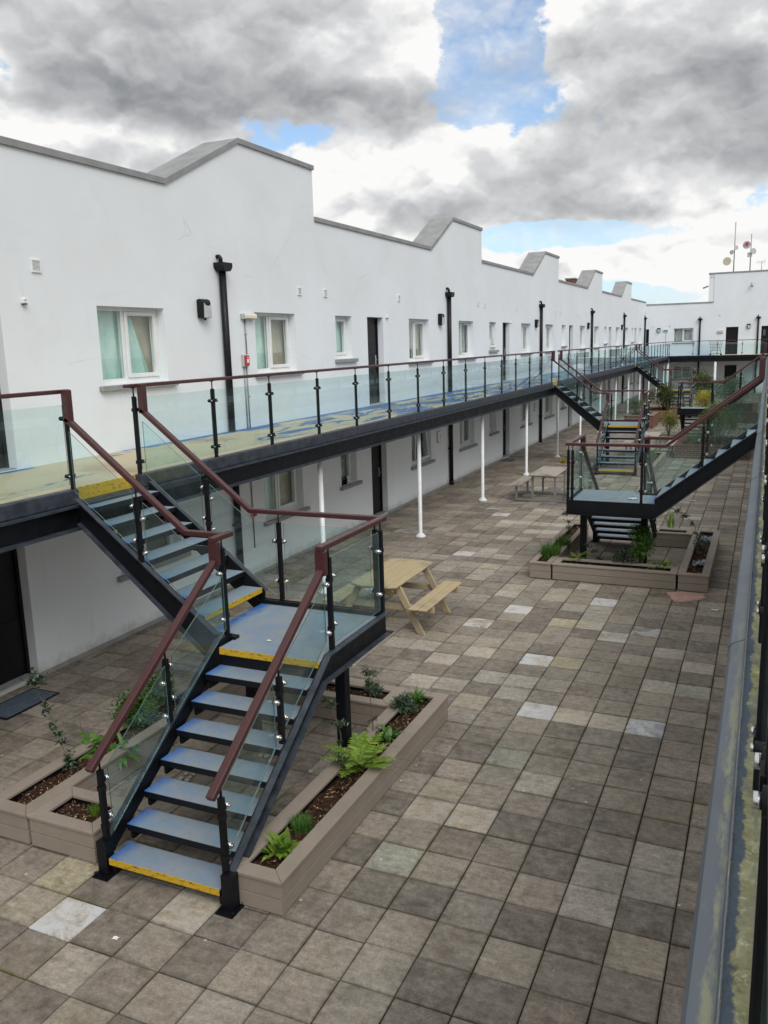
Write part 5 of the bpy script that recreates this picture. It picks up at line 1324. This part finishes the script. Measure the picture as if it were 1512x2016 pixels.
# wire trolley on the far walkway
r_ = thing('wire_trolley', 'wire shopping trolley parked on the far walkway, left of the black door', 'trolley', (5.10, 66.2, 2.77))
b = MB()
for z, w in ((.35, .32), (.55, .36), (.75, .40), (.95, .43)):
    for s_ in (-1, 1): b.beam((-w, s_*.25, z), (w, s_*.25, z), .022, .022); b.beam((s_*w, -.25, z), (s_*w, .25, z), .022, .022)
for i in range(7):
    f = -1+i/3; b.beam((f*.32, -.25, .35), (f*.43, -.25, .95), .016, .016); b.beam((f*.32, .25, .35), (f*.43, .25, .95), .016, .016)
b.build('basket', M['galv'], r_)
b = MB(); b.beam((-.43, -.28, 1.0), (-.43, .28, 1.0), .03, .03); b.build('handle', M['black'], r_)
b = MB()
for s_ in (-1, 1): b.beam((-.36, s_*.22, .10), (.36, s_*.22, .12), .03, .03); b.beam((-.34, s_*.22, .1), (-.32, s_*.22, .36), .03, .03); b.beam((.34, s_*.22, .12), (.3, s_*.22, .36), .03, .03)
b.build('chassis', M['galv'], r_)
for sx in (-1, 1):
    for sy in (-1, 1): b = MB(); b.tube([(sx*.36, sy*.22-.02, .06), (sx*.36, sy*.22+.02, .06)], .06, 12); b.build('wheel', M['black'], r_)

# ---------------------------------------------------------------- sky and light
SUN = Vector((.50, -.50, .72)).normalized()
el = math.asin(SUN.z); az = math.atan2(SUN.x, SUN.y)
w = bpy.data.worlds.new('World'); sc.world = w; w.use_nodes = True
t = NT.__new__(NT); t.t = w.node_tree; t.t.nodes.clear(); t.out = t.t.nodes.new('ShaderNodeOutputWorld')
sky = t.n('ShaderNodeTexSky', _sky_type='NISHITA', _sun_disc=False, _sun_elevation=el, _sun_rotation=az, _air_density=1.0, _dust_density=.6, _ozone_density=1.6)
D = t.n('ShaderNodeTexCoord').outputs['Generated']
sep = t.n('ShaderNodeSeparateXYZ', Vector=D)
def skyp(dvec):
    return t.n('ShaderNodeMapping', Vector=dvec, Scale=(1.0, 1.0, 1.55)).outputs[0]
def blobs(dvec, items):
    """soft elongated patches of the sky dome: direction, half widths in degrees/34, strength"""
    tot = None
    for px, py, wx, wy, amp in items:
        d = pray(px, py).normalized(); h = Vector((d.y, -d.x, 0)).normalized(); v = h.cross(d)
        q = 0
        a_ = t.n('ShaderNodeVectorMath', _operation='DOT_PRODUCT', i0=dvec, i1=tuple(h*(FPX/wx))).outputs['Value']
        b_ = t.n('ShaderNodeVectorMath', _operation='DOT_PRODUCT', i0=dvec, i1=tuple(v*(FPX/wy))).outputs['Value']
        r2 = t.math('ADD', t.math('MULTIPLY', a_, a_), t.math('MULTIPLY', b_, b_))
        e = t.math('MULTIPLY', t.math('EXPONENT', t.math('MULTIPLY', r2, -.7)), amp)
        tot = e if tot is None else t.math('ADD', tot, e)
    front = t.n('ShaderNodeVectorMath', _operation='DOT_PRODUCT', i0=dvec, i1=tuple(CF)).outputs['Value']
    return t.math('MULTIPLY', tot, t.n('ShaderNodeMapRange', Value=front, i1=.2, i2=.4).outputs[0])
def fbm(v, s_, det=9, ro=.56, dist=.25): return t.noise(v, s_, det, ro, dist)
P0 = skyp(D)
D2 = t.n('ShaderNodeVectorMath', _operation='ADD', i0=D, i1=(.006, -.004, .030)).outputs[0]
wob = t.n('ShaderNodeVectorMath', _operation='SCALE', i0=t.n('ShaderNodeTexNoise', Vector=P0, Scale=11.0, Detail=4.0, Roughness=.6).outputs['Color'], Scale=.085).outputs[0]
PW = t.n('ShaderNodeVectorMath', _operation='ADD', i0=P0, i1=wob).outputs[0]
PV = t.n('ShaderNodeVectorMath', _operation='ADD', i0=PW, i1=(.006, -.004, .040)).outputs[0]
def puff(v, sc_, det=1.0):
    return t.math('SUBTRACT', 1.0, t.n('ShaderNodeTexVoronoi', _feature='F1', _normalize=True, Vector=v, Scale=sc_, Detail=det, Roughness=.5, Lacunarity=2.3).outputs['Distance'])
n0 = fbm(P0, 4.6, 8, .60, .15)
p0 = puff(PW, 9.0); p1 = puff(PV, 9.0)
q0 = puff(PW, 27.0); q1 = puff(t.n('ShaderNodeVectorMath', _operation='ADD', i0=PW, i1=(.002, -.002, .013)).outputs[0], 27.0)
s0 = t.math('ADD', t.math('MULTIPLY', fbm(PW, 5.5, 2, .5, 0), .6), t.math('MULTIPLY', p0, .46)); s1 = t.math('ADD', t.math('MULTIPLY', fbm(PV, 5.5, 2, .5, 0), .6), t.math('MULTIPLY', p1, .46))
m0 = t.math('SUBTRACT', p0, .14)
fz = fbm(P0, 26.0, 8, .68)
# where this day's clouds part
bl = blobs(D, [(955, -20, 100, 130, -.52), (990, 140, 80, 75, -.36), (930, 215, 60, 45, -.16), (1150, 60, 60, 70, .16),
               (1120, 461, 190, 21, -.62), (1290, 590, 130, 24, -.48), (1200, 566, 80, 18, -.3), (1260, 510, 210, 26, .26), (1320, 548, 90, 14, .2),
               (520, 268, 200, 24, -.19), (655, 345, 60, 28, -.14), (1490, 400, 60, 40, -.26), (1100, 330, 280, 60, .14), (8, 150, 20, 40, -.3)])
dens = t.math('ADD', t.math('ADD', t.math('ADD', t.math('MULTIPLY', t.math('SUBTRACT', n0, .5), 1.1), t.math('ADD', t.math('MULTIPLY', t.math('SUBTRACT', fz, .5), .42), t.math('MULTIPLY', t.math('SUBTRACT', q0, .62), .30))), t.math('MULTIPLY', t.math('SUBTRACT', m0, .5), .55)), t.math('ADD', bl, .27))
cov = t.n('ShaderNodeMapRange', Value=dens, i1=-.02, i2=.10, _interpolation_type='SMOOTHSTEP').outputs[0]
dk = blobs(D, [(330, 150, 270, 110, .38), (560, 205, 230, 55, .24), (770, 245, 90, 38, .22), (1320, 165, 230, 105, .42), (1440, 270, 160, 80, .10), (1000, 398, 240, 30, .30), (1195, 425, 130, 20, .22), (830, 360, 80, 30, .18), (1090, 235, 70, 24, .22),
               (170, 245, 150, 50, -.20), (800, 140, 80, 70, -.16), (1010, 240, 120, 45, -.20), (1330, 25, 150, 50, -.22), (1290, 370, 150, 50, -.26), (1250, 492, 230, 32, -.20), (690, 400, 160, 50, -.20), (800, 330, 120, 40, -.12), (780, 310, 70, 28, -.12)])
rim = t.math('ADD', t.math('MULTIPLY', t.math('SUBTRACT', s0, s1), 2.3), t.math('MULTIPLY', t.math('SUBTRACT', q0, q1), .5))
thick = t.n('ShaderNodeMapRange', Value=dens, i1=.02, i2=.45, _interpolation_type='SMOOTHSTEP').outputs[0]
lit = t.math('ADD', t.math('SUBTRACT', t.math('ADD', 1.03, rim), dk), t.math('ADD', t.math('MULTIPLY', t.math('SUBTRACT', m0, .5), .34), t.math('MULTIPLY', t.math('SUBTRACT', fz, .5), .10)))
lit = t.math('SUBTRACT', lit, t.math('MULTIPLY', thick, .26), True)
cc = t.ramp(lit, [(0, (.16, .168, .178, 1)), (.25, (.22, .227, .238, 1)), (.5, (.32, .327, .337, 1)), (.78, (.46, .465, .474, 1)), (1, (.64, .637, .63, 1))])
veil = t.n('ShaderNodeMapRange', Value=t.math('ADD', n0, t.math('MULTIPLY', t.math('SUBTRACT', q0, .6), .5)), i1=.40, i2=.66, i3=0.0, i4=.62).outputs[0]
cov = t.math('MAXIMUM', cov, veil)
bg1 = t.n('ShaderNodeBackground', Color=sky.outputs[0], Strength=.105)
hz = t.n('ShaderNodeMapRange', Value=sep.outputs[2], i1=.02, i2=.22, i3=.55, i4=0.0).outputs[0]
bg2 = t.n('ShaderNodeBackground', Color=cc, Strength=1.0)
bg0 = t.n('ShaderNodeBackground', Color=(.30, .46, .64, 1), Strength=1.0)
ms0 = t.n('ShaderNodeMixShader', Fac=hz); t.t.links.new(bg1.outputs[0], ms0.inputs[1]); t.t.links.new(bg0.outputs[0], ms0.inputs[2])
ms = t.n('ShaderNodeMixShader', Fac=cov); t.t.links.new(ms0.outputs[0], ms.inputs[1]); t.t.links.new(bg2.outputs[0], ms.inputs[2])
t.t.links.new(ms.outputs[0], t.out.inputs[0])
ld = bpy.data.lights.new('sun', 'SUN'); lo = bpy.data.objects.new('sun', ld); col.objects.link(lo)
ld.energy = 1.45; ld.angle = R(40); ld.color = (1, .985, .96)
lo.rotation_euler = SUN.to_track_quat('Z', 'Y').to_euler()
lo.location = (20, -20, 30)
sc.cycles.max_bounces = 10; sc.cycles.transparent_max_bounces = 24; sc.cycles.diffuse_bounces = 6; sc.cycles.glossy_bounces = 3; sc.cycles.transmission_bounces = 4
sc.cycles.use_denoising = True
sc.cycles.sample_clamp_indirect = 6
sc.view_settings.exposure = 0.6
